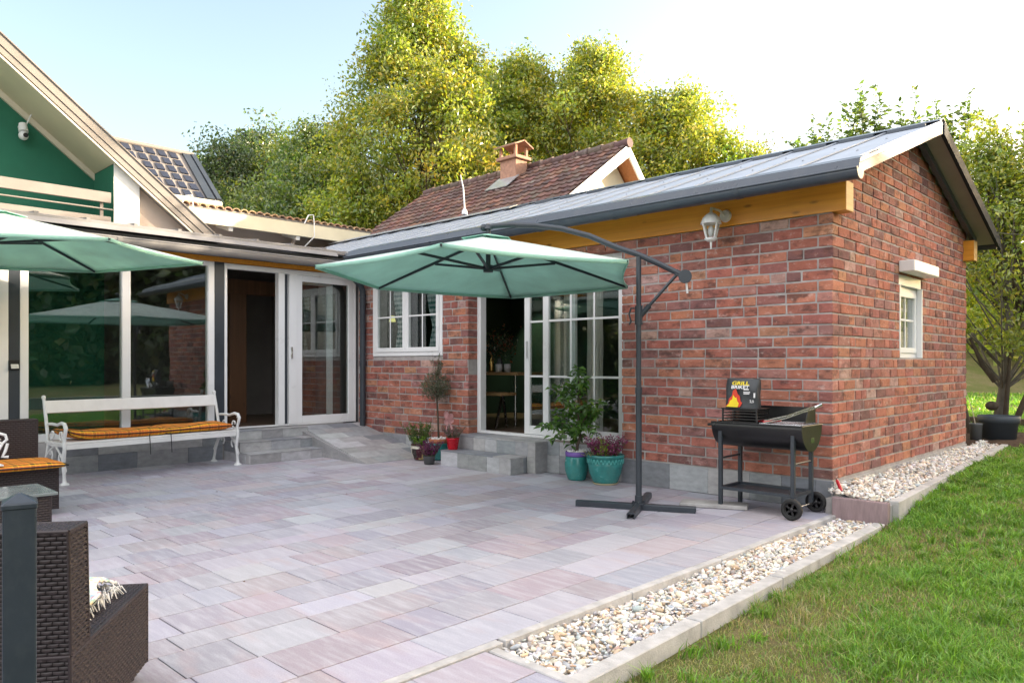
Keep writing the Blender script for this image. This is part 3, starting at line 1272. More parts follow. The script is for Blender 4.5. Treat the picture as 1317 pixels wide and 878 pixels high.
# timber wall plates
b = MB()
b.mi = 0
b.box(-6.93, .112, -.014, .15, 2.506, 2.752)
b.mi = 1
b.box(.1125, .116, -.012, .148, 2.508, 2.75)
b.build('eave_beam', [M['beam'], M['beamend']], H, bevel=.004)
b = MB()
b.box(-.24, .112, 4.20, 4.36, 2.506, 2.752)
b.mi = 1
b.box(.1125, .116, 4.202, 4.358, 2.508, 2.75)
b.build('eave_beam', [M['beam'], M['beamend']], H, bevel=.004)

# roof
RXL, RXR = -10.7, .285
ZE, ZR, YE, YR, YB = 2.80, 2.80 + SLOPE * 2.55, -.38, 2.17, 4.72
nf = Vector((0, -SLOPE, 1)).normalized()
nb = Vector((0, SLOPE, 1)).normalized()
rf = MB()
rf.slab([(RXL, YE, ZE), (RXR, YE, ZE), (RXR, YR, ZR), (RXL, YR, ZR)], nf, .03)
rf.slab([(RXL, YB, ZE), (RXR, YB, ZE), (RXR, YR + .002, ZR - .001), (RXL, YR + .002, ZR - .001)], nb, .03)
# ribs of the sheet
x = RXR - .02
while x > RXL:
    for (ya, yb2, n) in ((YE - .004, YR - .03, nf), (YB, YR + .03, nb)):
        za = ZE + .012
        zb = ZR - .0 + .002
        p0 = Vector((x, ya, ZE)) + n * .011
        p1 = Vector((x, yb2, ZR - SLOPE * .03)) + n * .011
        rf.beam(p0, p1, .03, .012, up=n)
    x -= .50
x = RXR - .27
while x > -9:
    for yy in (-.2, .55, 1.3):
        rf.sphere(Vector((x + rng.uniform(-.01, .01), yy, ZE + SLOPE * (yy - YE))) + nf * .004, .012, 6, 4)
    x -= .5
roof = rf.build('roof', M['roof'], H)
b = MB()
b.slab([(RXL, YR - .13, ZR - SLOPE * .13 + .034), (RXR + .004, YR - .13, ZR - SLOPE * .13 + .034), (RXR + .004, YR, ZR + .04), (RXL, YR, ZR + .04)], nf, .004)
b.slab([(RXL, YR + .13, ZR - SLOPE * .13 + .034), (RXR + .004, YR + .13, ZR - SLOPE * .13 + .034), (RXR + .004, YR + .001, ZR + .0395), (RXL, YR + .001, ZR + .0395)], nb, .004)
x = RXR - .48
while x > RXL:      # small closer blocks between ribs
    b.beam((x, YR - .16, ZR - SLOPE * .16 + .012), (x + .36, YR - .155, ZR - SLOPE * .16 + .012), .05, .03)
    x -= .5
b.build('ridge_cap', M['gutter'], roof)
b = MB()
b.slab([(RXL, YR - .32, ZR - SLOPE * .32 + .05), (-5.6, YR - .32, ZR - SLOPE * .32 + .05), (-5.6, YR - .14, ZR - SLOPE * .14 + .055), (RXL, YR - .14, ZR - SLOPE * .14 + .055)], nf, .012)
b.build('flashing', M['zinc'], roof)
# deck and soffits
b = MB()
b.slab([(-10.6, YE + .07, ZE + SLOPE * .07 - .034), (.255, YE + .07, ZE + SLOPE * .07 - .034), (.255, YR, ZR - .034), (-10.6, YR, ZR - .034)], nf, .045)
b.slab([(-10.6, YB - .05, ZE + SLOPE * .05 - .034), (.255, YB - .05, ZE + SLOPE * .05 - .034), (.255, YR + .002, ZR - .035), (-10.6, YR + .002, ZR - .035)], nb, .045)
b.build('soffit', M['soffit'], H)
b = MB()
# pale barge board on the front verge
zt = lambda y, d: 2.80 + SLOPE * ((y if y < YR else 2 * YR - y) + .38) - d
b.add([(RXR - .024, YE + .02, zt(YE + .02, .036)), (RXR - .024, YR - .01, zt(YR - .01, .036)), (RXR - .024, YR - .01, zt(YR - .01, .118)), (RXR - .024, YE + .02, zt(YE + .02, .118)),
       (RXR - .002, YE + .02, zt(YE + .02, .036)), (RXR - .002, YR - .01, zt(YR - .01, .036)), (RXR - .002, YR - .01, zt(YR - .01, .118)), (RXR - .002, YE + .02, zt(YE + .02, .118))],
      [(0, 1, 2, 3), (7, 6, 5, 4), (0, 4, 5, 1), (1, 5, 6, 2), (2, 6, 7, 3), (3, 7, 4, 0)])
b.build('verge_board', M['palewood'], H)
b = MB()
Y0, Y1 = YR + .0, YB - .0
for xa, xb, d0, d1 in ((RXR - .024, RXR + .012, .0, .13),):
    b.add([(xa, Y0, zt(Y0, d0)), (xa, Y1, zt(Y1, d0)), (xa, Y1, zt(Y1, d1)), (xa, Y0, zt(Y0, d1)),
           (xb, Y0, zt(Y0, d0)), (xb, Y1, zt(Y1, d0)), (xb, Y1, zt(Y1, d1)), (xb, Y0, zt(Y0, d1))],
          [(0, 1, 2, 3), (7, 6, 5, 4), (0, 4, 5, 1), (1, 5, 6, 2), (2, 6, 7, 3), (3, 7, 4, 0)])
vb = b.build('verge_board', mat('dark_verge_metal', (.02, .026, .036), .7, .1, 4, spec=.15), H)
vb['label'] = 'dark metal verge trim on the rear slope'
b = MB()
Y0 = YR + .05
b.add([(.035, Y0, zt(Y0, .08)), (.035, Y1 - .25, zt(Y1 - .25, .08)), (.035, Y1 - .25, zt(Y1 - .25, .16)), (.035, Y0, zt(Y0, .16)),
       (.085, Y0, zt(Y0, .08)), (.085, Y1 - .25, zt(Y1 - .25, .08)), (.085, Y1 - .25, zt(Y1 - .25, .16)), (.085, Y0, zt(Y0, .16))],
      [(0, 1, 2, 3), (7, 6, 5, 4), (0, 4, 5, 1), (1, 5, 6, 2), (2, 6, 7, 3), (3, 7, 4, 0)])
b.build('rafter', M['gutter'], H)

# front gutter: half round with apron strip and collars
gt = MB()
n = 12
GYC, GZC, GR = -.435, 2.715, .072
vs, fs = [], []
XS = [-6.55, .375]
for xx in XS:
    for i in range(n + 1):
        a = PI + PI * i / n
        vs.append((xx, GYC + GR * math.cos(a), GZC + GR * math.sin(a)))
    for i in range(n + 1):
        a = 2 * PI - PI * i / n
        vs.append((xx, GYC + (GR - .004) * math.cos(a), GZC + (GR - .004) * math.sin(a)))
k2_ = 2 * (n + 1)
for i in range(k2_):
    fs.append((i, (i + 1) % k2_, k2_ + (i + 1) % k2_, k2_ + i))
gt.add(vs, fs, True)
gt.add(vs[k2_:k2_ + n + 1], [tuple(range(n + 1))])
gt.tube([(XS[0], GYC - GR, GZC + .004), (XS[1], GYC - GR, GZC + .004)], .009, 8)
for xx in (-5.9, -4.9, -3.9, -2.9, -1.92, -.62):
    pr = [(xx + dx, GYC + (GR + .005) * math.cos(PI + PI * i / n), GZC + (GR + .005) * math.sin(PI + PI * i / n)) for dx in (-.022, .022) for i in range(n + 1)]
    gt.add(pr, [(i, i + 1, n + 2 + i, n + 1 + i) for i in range(n)], True)
gt.build('gutter', M['gutter'], H)
b = MB()
b.slab([(-6.6, YE - .055, ZE - .075), (.36, YE - .055, ZE - .075), (.36, YE - .012, ZE + .018), (-6.6, YE - .012, ZE + .018)], (0, -.9, .35), .006)
b.slab([(-6.6, YE - .012, ZE + .018), (.36, YE - .012, ZE + .018), (.36, YE + .16, ZE + .018 + SLOPE * .17), (-6.6, YE + .16, ZE + .018 + SLOPE * .17)], nf, .005)
b.build('eave_flashing', M['gutter'], H)
# rear gutter end
b = MB()
b.tube([(-1., YB + .05, ZE - .06), (.24, YB + .05, ZE - .06)], .05, 12)
b.build('gutter', M['gutter'], H)
# downpipe in the inner corner
b = MB()
b.tube([(-6.62, -.43, 2.66), (-6.62, -.43, 2.60), (-6.635, -.39, 2.54), (-6.68, -.24, 2.45), (-6.72, -.10, 2.36), (-6.725, -.065, 2.28), (-6.725, -.065, 1.0), (-6.725, -.065, .29)],
       .043, 14)
for z in (2.2, 1.2, .42):
    b.tube([(-6.725, -.065, z), (-6.725, -.065, z + .04)], .05, 14)
b.build('downpipe', M['anthracite'], H)


# window and door joinery
def casement(parent, ax, a0, a1, p, z0, z1, sashes, fw=.055, sw=.06, depth=.06, sgn=1, vbars=1, hbar=.45, gl='glass'):
    """outer frame + sashes + bars; p is the outer face, sgn the inward direction"""
    o = MB()
    pr = sorted((p, p + sgn * depth))
    o.frame(ax, a0, a1, pr[0], pr[1], z0, z1, fw)
    wins = []
    inner0, inner1 = a0 + fw, a1 - fw
    wd = (inner1 - inner0) / sashes
    pane = MB()
    for s in range(sashes):
        s0, s1 = inner0 + s * wd + .002, inner0 + (s + 1) * wd - .002
        pf = sorted((p - sgn * .012, p + sgn * (depth - .015)))
        o.frame(ax, s0, s1, pf[0], pf[1], z0 + fw + .002, z1 - fw - .002, sw)
        g0, g1, h0, h1 = s0 + sw, s1 - sw, z0 + fw + sw, z1 - fw - sw
        pp = sorted((p + sgn * .012, p + sgn * .018))
        pane.abox(ax, g0 + .001, g1 - .001, pp[0], pp[1], h0 + .001, h1 - .001)
        bb = sorted((p + sgn * .002, p + sgn * .010))
        for q in range(vbars):
            c = lerp(g0, g1, (q + 1) / (vbars + 1))
            o.abox(ax, c - .011, c + .011, bb[0], bb[1], h0, h1)
        if hbar:
            zc = lerp(h0, h1, hbar)
            bh = sorted((p + sgn * .003, p + sgn * .0095))
            o.abox(ax, g0, g1, bh[0], bh[1], zc - .011, zc + .011)
    fr = o.build('window', M['white'], parent, bevel=.004)
    pane.build('pane', M[gl], fr)
    return fr


wf = casement(H, 'y', WX0, WX1, -.004, WZ0, WZ1, 2, hbar=.5)
wg = casement(H, 'x', GY0, GY1, -.055, GZ0, GZ1 - .10, 1, sgn=-1, hbar=.55, fw=.05, sw=.055)
b = MB()
b.abox('x', GY0 - .04, GY1 + .05, .002, .152, GZ1 + .02, GZ1 + .135)
sh = b.build('shutter_box', M['white'], wg, bevel=.012, seg=2)
b = MB()
b.abox('x', GY0 + .005, GY1 - .005, -.055, -.012, GZ1 - .10, GZ1 + .018)
for yy in (GY0 + .002, GY1 - .032):
    b.abox('x', yy, yy + .03, -.05, .004, GZ0, GZ1 - .10)
b.build('shutter_rail', M['white'], wg, bevel=.003)

# sliding door, recessed 15 cm
dr = MB()
DY = .15
dr.frame('y', DX0 + .002, DX1 - .002, DY, DY + .10, .354, 2.455, .065, .03, .17)
d = dr.build('sliding_door', M['white'], H, bevel=.004)
pn = MB()


def leaf(x0, x1, y, vb, hb, name='door_leaf', st=.085):
    o = MB()
    z0, z1 = .388, 2.283
    o.frame('y', x0, x1, y, y + .04, z0, z1, st, .10, .085)
    g0, g1, h0, h1 = x0 + st, x1 - st, z0 + .10, z1 - .085
    for q in range(vb):
        c = lerp(g0, g1, (q + 1) / (vb + 1))
        o.box(c - .012, c + .012, y + .006, y + .012, h0, h1)
    for z in hb:
        o.box(g0, g1, y + .0065, y + .0115, z - .012, z + .012)
    lf = o.build(name, M['white'], d, bevel=.004)
    p = MB()
    p.box(g0 + .001, g1 - .001, y + .018, y + .024, h0 + .001, h1 - .001)
    p.build('pane', M['glass'], lf)
    return lf


leaf(-3.74, -2.95, DY + .052, 1, (1.08, 1.73))
leaf(-3.40, DX1 - .07, DY + .006, 2, (1.08, 1.73))
b = MB()
b.box(-3.70, -3.68, DY + .02, DY + .05, 1.30, 1.50)
b.build('handle', M['white'], d, bevel=.004)
# interior shell
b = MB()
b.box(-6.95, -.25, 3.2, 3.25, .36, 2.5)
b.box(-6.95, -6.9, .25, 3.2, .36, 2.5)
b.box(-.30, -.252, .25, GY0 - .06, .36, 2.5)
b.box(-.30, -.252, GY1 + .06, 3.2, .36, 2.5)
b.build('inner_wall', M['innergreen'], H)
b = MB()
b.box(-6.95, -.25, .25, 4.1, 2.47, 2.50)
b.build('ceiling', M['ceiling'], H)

# lightning rod on the roof
t = thing('lightning_rod', 'thin pale metal rod standing up from the ridge of the grey metal roof', 'lightning rod', (-6.9, 2.1, 3.74))
b = MB()
b.tube([(-6.9, 2.1, 3.74), (-6.9, 2.1, 3.80), (-6.9, 2.1, 3.84)], [.05, .045, .02], 10)
b.build('base', M['ceramic'], t)
b = MB()
b.tube([(-6.9, 2.1, 3.83), (-6.93, 2.1, 4.18), (-6.99, 2.09, 4.42)], [.014, .012, .008], 8)
b.build('rod', M['ceramic'], t)

# curtains of the front window
def curtain(name, label, x0, x1, y, z0, z1, tie, mt, amp=.02, nf_=7, group=None, pinch=.45):
    V, F = [], []
    nx_, nz = 60, 30
    for j in range(nz + 1):
        tz = j / nz
        z = lerp(z0, z1, tz)
        if tie is not None:
            dz = abs(z - tie)
            k = pinch + (1 - pinch) * min(1, (dz / (.42 * (z1 - z0))) ** .8)
        else:
            k = 1
        xc = x1 if tie is not None and x1 > x0 else (x0 + x1) / 2
        for i in range(nx_ + 1):
            u = i / nx_
            x = lerp(x0, x1, u)
            mid = lerp(x0, x1, .72)
            x = mid + (x - mid) * k
            V.append((x, y + amp * math.sin(u * nf_ * 2 * PI) * (.5 + .5 * k) + .004 * math.sin(z * 9 + u * 20), z))
    for j in range(nz):
        for i in range(nx_):
            a = j * (nx_ + 1) + i
            F.append((a, a + 1, a + nx_ + 2, a + nx_ + 1))
    o = np_mesh(name, V, F, mt, smooth=True)
    tag(o, label, 'curtain', group)
    return o


curtain('curtain', 'checked curtain tied back in the left sash of the front brick window', -6.20, -5.90, .10, WZ0 + .03, WZ1 - .01, 1.72, M['gingham'])
curtain('curtain', 'checked curtain tied back in the right sash beside the topiary tree', -5.46, -5.12, .10, WZ0 + .03, WZ1 - .01, 1.72, M['gingham'])
curtain('curtain', 'pale floor length curtain behind the grid of the sliding glass door', -2.95, -2.72, .42, .40, 2.42, None, M['curtainwhite'], .03, 4)
curtain('curtain', 'narrow pale curtain at the brick edge of the sliding glass door', -2.40, -2.22, .42, .40, 2.42, None, M['curtainwhite'], .03, 4)
curtain('curtain', 'pale curtain hanging in the middle of the sliding glass door', -3.30, -3.12, .42, .40, 2.42, None, M['curtainwhite'], .03, 4)

# inside: dining table, bench, bottle, cups, spot
t = thing('dining_table', 'wooden table with thin metal legs seen inside the open brick house door', 'table', (-5.3, 1.25, .358))
b = MB()
b.box(-6.05, -4.62, 1.0, 1.55, 1.068, 1.108)
b.build('table_top', M['tabletop'], t, bevel=.004)
for (px, py) in ((-4.80, 1.15), (-4.80, 1.46), (-5.95, 1.15), (-5.95, 1.46)):
    b = MB()
    b.tube([(px, py, .359), (px, py, 1.067)], .018, 8)
    b.build('leg', M['stainless'], t)
t = thing('bench', 'low wooden seat with grey legs under the inside table', 'bench', (-5.0, .8, .358))
b = MB()
b.box(-5.5, -4.56, .62, .92, .80, .84)
b.build('seat', M['tabletop'], t, bevel=.004)
for px in (-5.35, -4.70):
    b = MB()
    b.beam((px, .66, .36), (px + .03, .76, .799), .03, .03)
    b.beam((px, .88, .36), (px + .03, .77, .7985), .029, .029)
    b.build('leg', M['stainless'], t)
b = MB()
b.lathe([(.0, 0), (.036, 0), (.038, .02), (.038, .13), (.030, .16), (.014, .19), (.013, .235), (.016, .237), (.016, .25), (0, .25)], (-5.33, 1.2, 1.109), 20)
tag(b.build('bottle', M['gold']), 'brass coloured bottle on the inside table', 'bottle')
for q, cx in enumerate((-5.16, -5.02)):
    b = MB()
    b.lathe([(0, 0), (.046, 0), (.05, .115), (.047, .115), (.043, .012), (0, .012)], (cx, 1.18 + .04 * q, 1.109), 20)
    tag(b.build('cup', M['ceramic']), ['white cup next to the brass bottle', 'white cup farther from the brass bottle on the inside table'][q], 'cup')
t = thing('flower_vase', 'small vase of dark dried flowers behind the brass bottle', 'vase', (-5.35, 1.42, 1.109))
b = MB()
b.lathe([(0, 0), (.05, 0), (.065, .08), (.035, .16), (.04, .2), (.03, .2), (0, .05)], (-5.38, 1.42, 1.109), 18)
b.build('vase', M['greypot'], t)
rs = np.random.default_rng(3)
P = rs.normal(size=(420, 3)) * [.13, .10, .11] + [-5.38, 1.42, 1.52]
V, F = leaf_mesh(P, rs.uniform(.04, .07, 420), rs=rs)
np_mesh('foliage', V, F, M['leaf'], t, pal(rs, 420, [(.07, .11, .05), (.45, .14, .08), (.3, .25, .2)], [4, 2, 1]))
b = MB()
b.tube([(-6.15, 2.62, 2.468), (-6.15, 2.62, 2.43)], .045, 14)
b.mi = 1
b.tube([(-6.15, 2.62, 2.429), (-6.15, 2.62, 2.424)], .035, 14)
o = b.build('ceiling_spot', [M['white'], M['glow']])
tag(o, 'small lit spot lamp on the ceiling inside the open door', 'lamp')
sp = bpy.data.lights.new('spot_light', 'SPOT')
sp.energy = 14
sp.color = (.95, 1, .55)
sp.spot_size = R(80)
sp.spot_blend = .6
sp.shadow_soft_size = .03
lo = bpy.data.objects.new('spot_light', sp)
COL.objects.link(lo)
lo.location = (-6.15, 2.62, 2.41)
lo.rotation_euler = (R(22), 0, 0)
t = thing('pendant_lamp', 'glowing amber pendant lamp inside the sliding glass door', 'lamp', (-2.75, 1.1, 2.1))
b = MB()
b.lathe([(.02, .10), (.06, .08), (.10, 0), (.095, 0), (.055, .072), (.018, .09)], (-2.75, 1.1, 2.06), 20)
b.build('lamp_shade', mat('amber_shade', (.6, .3, .05), .4, .05, 5, emit=1.2), t)
b = MB()
b.tube([(-2.75, 1.1, 2.16), (-2.75, 1.1, 2.47)], .006, 6)
b.build('cord', M['blackmatt'], t)
t = thing('hanging_lamp', 'small yellowish glowing lamp behind the left sash of the front brick window', 'lamp', (-6.70, .45, 2.4))
b = MB()
b.lathe([(.03, .09), (.052, 0), (.048, 0), (.027, .082)], (-6.70, .45, 1.86), 20)
b.build('lamp_shade', mat('yellow_shade', (.5, .48, .16), .5, .05, 5, emit=.5), t)
b = MB()
b.tube([(-6.70, .45, 1.95), (-6.70, .45, 2.47)], .005, 6)
b.build('cord', M['blackmatt'], t)

# wall lantern
t = thing('wall_lantern', 'white four sided lantern on an arm under the timber beam', 'lantern', (-.98, -.02, 2.58))
LX, LY = -1.02, -.20
b = MB()
b.tube([(-.97, -.016, 2.60), (-.97, -.045, 2.60)], [.058, .048], 20)
b.tube([(-.97, -.045, 2.60), (-.985, -.10, 2.64), (LX, LY + .03, 2.655), (LX, LY, 2.62)], .012, 8)
b.build('bracket', M['ironpaint'], t)
b = MB()
b.lathe([(.095, 0), (.09, .015), (.075, .055), (.04, .09), (.012, .105), (.008, .15), (0, .155)], (LX, LY, 2.51), 4 * 5)
b.build('cap', M['ironpaint'], t)
b = MB()
for q in range(4):
    a = PI / 4 + q * PI / 2 + .35
    b.beam((LX + .088 * math.cos(a), LY + .088 * math.sin(a), 2.51), (LX + .05 * math.cos(a), LY + .05 * math.sin(a), 2.375), .012, .012)
b.lathe([(0, 0), (.035, .0), (.06, .022), (.055, .03), (0, .03)], (LX, LY, 2.35), 20)
b.tube([(LX, LY, 2.35), (LX, LY, 2.28)], [.012, .007], 8)
b.build('frame', M['ironpaint'], t)
b = MB()
b.M = Matrix.Translation((LX, LY, 0)) @ Matrix.Rotation(.35, 4, 'Z')
for q in range(4):
    a, c = PI / 4 + q * PI / 2, PI / 4 + (q + 1) * PI / 2
    b.add([(.084 * math.cos(a), .084 * math.sin(a), 2.508), (.084 * math.cos(c), .084 * math.sin(c), 2.508), (.048 * math.cos(c), .048 * math.sin(c), 2.381), (.048 * math.cos(a), .048 * math.sin(a), 2.381)], [(0, 1, 2, 3)])
b.build('pane', M['lampglass'], t)
b = MB()
b.lathe([(0, 0), (.02, .01), (.03, .05), (.022, .085), (.012, .1), (0, .1)], (LX, LY, 2.39), 14)
b.build('bulb', M['ceramic'], t)

# steps of the brick house door
b = MB()
b.col = (.36, .365, .37)
tiles(b, 'y', -4.49, -3.31, -.468, 0, .178, .012, (.2, .2, .3))
tiles(b, 'x', -.468, .0, -3.322, 0, .178, .012, (.2, .25), 1)
for (x0, x1, y0, y1, z0, z1) in ((-4.49, -3.322, -.468, -.005, -.05, .178),):
    b.box(x0, x1, y0, y1, z0, z1 - .006)
xs = -4.49
while xs < -3.31:
    x1 = min(-3.308, xs + .3)
    b.col = jit(rng.choice(TG), .1, .2)
    b.box(xs + .001, x1 - .001, -.484, -.225, .173, .187)
    xs = x1
tiles(b, 'y', -4.49, -3.18, -.208, .187, .340, .012, (.2, .3, .2))
tiles(b, 'x', -.208, .0, -3.192, 0, .340, .012, (.25,), 1)
b.box(-4.49, -3.192, -.208, .0, .18, .338)
b.box(-3.306, -3.1925, -.207, .0, -.05, .181)
tiles(b, 'y', -3.306, -3.18, -.208, 0, .1865, .012, (.3,))
xs = -4.50
while xs < -3.18:
    x1 = min(-3.176, xs + .33)
    b.col = jit(rng.choice(TG), .1, .2)
    b.box(xs + .001, x1 - .001, -.224, .145, .3385, .353)
    xs = x1
tag(b.build('steps', M['tile'], bevel=.0015), 'two grey tiled steps up to the sliding glass door of the brick house', 'steps', kind='structure')

# ------------------------------------------------------------------ glazed sunroom
G = thing('sunroom', 'glazed sunroom with white frames and an open door on the left of the courtyard', 'sunroom', (-8, -3, 0))
GX = -6.95
b = MB()
b.box(GX - .22, GX + .03, -7.2, -.27, -.05, .372)
b.build('base_wall', M['concrete2'], G)
b = MB()
tiles(b, 'x', -7.2, -2.08, GX + .03, 0, .36, .012, (.6, .6, .42), 1, rows=[(0, .19), (.19, .366)])
b.build('plinth', M['tile'], G, bevel=.0015)
b = MB()
b.box(-9.6, GX - .22, -7.2, -.05, .2, .37)
b.build('floor', M['innerfloor'], G)
# posts
for (y0, y1) in ((-4.400, -4.298), (-2.166, -2.036), (-.026, .0), (-6.6, -6.45)):
    b = MB()
    b.box(GX - .12, GX - .004, y0, y1, .36, 2.56)
    b.build('post', M['anthracite'], G, bevel=.004)
# windows
for (y0, y1, mids, zb) in ((-4.297, -2.168, (-3.273, -3.178), .372), (-6.44, -4.402, (-5.45, -5.355), .372)):
    o = MB()
    o.frame('x', y0, y1, GX - .09, GX, zb, 2.535, .08, .085, .06)
    o.abox('x', mids[0], mids[1], GX - .088, GX + .002, zb + .085, 2.475)
    fr = o.build('window', M['white'], G, bevel=.004)
    p = MB()
    p.abox('x', y0 + .081, mids[0] - .001, GX - .05, GX - .042, zb + .086, 2.474)
    p.abox('x', mids[1] + .001, y1 - .081, GX - .05, GX - .042, zb + .086, 2.474)
    p.build('pane', M['glassdark'], fr)
# door set: open leaf gap on the left, closed leaf on the right
o = MB()
o.frame('x', -2.035, -.028, GX - .10, GX, .375, 2.53, .036, .02, .065)
o.abox('x', -1.278, -1.185, GX - .098, GX + .003, .395, 2.465)
o.abox('x', -1.118, -1.000, GX - .098, GX + .004, .395, 2.465)
dd = o.build('sliding_door', M['white'], G, bevel=.004)
o = MB()
o.frame('x', -.999, -.066, GX - .07, GX - .006, .397, 2.463, .085, .10, .085)
lf = o.build('door_leaf', M['white'], dd, bevel=.004)
p = MB()
p.abox('x', -.913, -.152, GX - .04, GX - .032, .498, 2.377)
p.build('pane', M['glassdark'], lf)
p = MB()
p.abox('x', -1.182, -1.12, GX - .06, GX - .05, .40, 2.46)
p.build('dark_panel', M['anthracite'], dd)
o = MB()
o.frame('x', -1.02, -.36, GX - .125, GX - .102, .40, 2.45, .10)
o.build('door_leaf', M['white'], dd, bevel=.004)
b = MB()
b.box(GX + .0045, GX + .03, -1.10, -1.075, 1.30, 1.46)
b.build('handle', M['stainless'], dd, bevel=.004)
# wooden head rail, fascia, gutter, roof
b = MB()
b.box(GX - .12, GX + .01, -7.2, -.005, 2.537, 2.60)
b.build('head_beam', M['beam'], G, bevel=.003)
b = MB()
n = 12
CX, CZ, CR = -6.70, 2.655, .085
vs, fs = [], []
for yy in (-7.3, -.50):
    for i in range(n + 1):
        a = PI + PI * i / n
        vs.append((CX + CR * math.cos(a), yy, CZ + CR * math.sin(a)))
    for i in range(n + 1):
        a = 2 * PI - PI * i / n
        vs.append((CX + (CR - .004) * math.cos(a), yy, CZ + (CR - .004) * math.sin(a)))
k2_ = 2 * (n + 1)
b.add(vs, [(i, (i + 1) % k2_, k2_ + (i + 1) % k2_, k2_ + i) for i in range(k2_)], True)
b.tube([(CX + CR, -7.3, CZ + .004), (CX + CR, -.52, CZ + .004)], .01, 8)
for yy in (-1.45, -3.4, -5.4):
    pr = [(CX + (CR + .006) * math.cos(PI + PI * i / n), yy + dx, CZ + (CR + .006) * math.sin(PI + PI * i / n)) for dx in (-.025, .025) for i in range(n + 1)]
    b.add(pr, [(i, i + 1, n + 2 + i, n + 1 + i) for i in range(n)], True)
b.build('gutter', M['bronze'], G)
b = MB()
b.box(-6.86, -6.79, -7.3, -.02, 2.601, 2.735)
b.slab([(-6.66, -7.3, 2.74), (-6.66, -.52, 2.74), (-6.73, -.52, 2.835), (-6.73, -7.3, 2.835)], (.9, 0, .5), .006)
b.build('fascia', M['bronze'], G)
b = MB()
b.slab([(-6.70, -7.3, 2.825), (-6.70, .1, 2.825), (-8.3, .1, 3.00), (-8.3, -7.3, 3.00)], (.1, 0, 1), .05)
y = -7.2
while y < .1:
    b.beam((-6.71, y, 2.836), (-8.3, y, 3.010), .04, .03, up=(.1, 0, 1))
    y += .5
b.build('roof', M['bronze'], G)
b = MB()
b.box(-9.6, -6.9, -7.2, -.0, 2.605, 2.62)
b.build('ceiling', M['innerdark'], G)
b = MB()
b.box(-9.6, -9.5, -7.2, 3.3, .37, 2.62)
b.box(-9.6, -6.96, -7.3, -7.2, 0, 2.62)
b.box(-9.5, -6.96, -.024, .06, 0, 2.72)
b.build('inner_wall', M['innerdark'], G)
b = MB()
b.box(-8.07, -7.95, -1.50, -1.24, .371, 2.24)
b.box(-8.07, -7.95, -.30, -.10, .371, 2.24)
b.box(-8.08, -7.94, -1.62, -.05, 2.241, 2.45)
b.build('timber_frame', M['innerwood'], G, bevel=.004)
b = MB()
b.box(-9.49, -9.42, -4.9, -4.0, .371, 2.3)
b.box(-9.49, -9.41, -5.0, -4.9, .371, 2.4)
b.box(-9.49, -9.41, -4.0, -3.9, .371, 2.4)
b.box(-9.49, -9.40, -5.05, -3.85, 2.4, 2.5)
b.build('inner_door', M['cream'], G, bevel=.004)
b = MB()
b.box(-9.498, -9.485, -3.42, -3.34, .66, .74)
b.build('socket', M['white'], G, bevel=.003)
t = thing('solar_light', 'small black solar lamp on the dark post left of the bench', 'lamp', (-6.954, -4.35, 1.17))
b = MB()
b.box(-6.9535, -6.93, -4.395, -4.305, 1.16, 1.27)
b.build('housing', M['blackmatt'], t, bevel=.004)
b = MB()
b.slab([(-6.929, -4.385, 1.225), (-6.929, -4.315, 1.225), (-6.905, -4.315, 1.18), (-6.905, -4.385, 1.18)], (1, 0, .4), .006)
b.build('lens', M['ceramic'], t)

# steps and ramp of the sunroom door
b = MB()
b.col = (.33, .335, .345)


def tread(mb, x0, x1, y0, y1, z, th=.013):
    a = y0
    while a < y1 - .01:
        a1 = min(y1, a + .42)
        if y1 - a1 < .1:
            a1 = y1
        mb.col = jit(rng.choice(TG), .08, .2)
        mb.box(x0, x1, a + .001, a1 - .001, z - th, z)
        a = a1


for (xf, y0, y1, z0, z1) in ((-6.20, -2.07, -.98, 0, .125), (-6.45, -2.07, -.98, .125, .25), (-6.70, -2.07, -.98, .25, .372)):
    b.box(GX + .04, xf - .014, y0 + .012, y1 - .003, max(0, z0 - .05), z1 - .014)
    tiles(b, 'x', y0, y1, xf - .0135, z0 + .0005, z1 - .0135, .012, (.42, .3, .42), 1)
    tiles(b, 'y', GX + .05, xf, y0 + .012, z0 + .0005, z1 - .0135, .012, (.3,), -1)
    tread(b, xf - .28, xf + .004, y0, y1, z1)
tag(b.build('steps', M['tile'], bevel=.0015), 'three grey tiled steps up to the open sunroom door', 'steps', kind='structure')
b = MB()
RX0, RX1, RZ0, RZ1 = -6.90, -5.22, .366, .006


def rampz(x):
    return lerp(RZ0, RZ1, (x - RX0) / (RX1 - RX0))


def rampy(x):
    return lerp(-.98, -1.06, (x - RX0) / (RX1 - RX0))


b.col = (.3, .3, .31)
b.prism([(RX0, -.02), (RX1, -.02), (RX1, RZ1 - .012), (RX0, RZ0 - .012)], 'y', -1.06, -.012)
x = RX0
row = 0
while x < RX1 - .01:
    x1 = min(RX1, x + .21)
    y = rampy(x) - (.0)
    y += 0 if row % 2 else -.0
    first = True
    while y < -.02:
        y1 = min(-.012, y + (.21 if first and row % 2 else .42))
        first = False
        b.col = jit(rng.choice(TG), .12, .2)
        g_ = .0012
        b.add([(x + g_, y + g_, rampz(x)), (x1 - g_, y + g_, rampz(x1)), (x1 - g_, y1 - g_, rampz(x1)), (x + g_, y1 - g_, rampz(x)),
               (x + g_, y + g_, rampz(x) - .011), (x1 - g_, y + g_, rampz(x1) - .011), (x1 - g_, y1 - g_, rampz(x1) - .011), (x + g_, y1 - g_, rampz(x) - .011)],
              [(0, 1, 2, 3), (7, 6, 5, 4), (0, 4, 5, 1), (1, 5, 6, 2), (2, 6, 7, 3), (3, 7, 4, 0)])
        y = y1
    x = x1
    row += 1
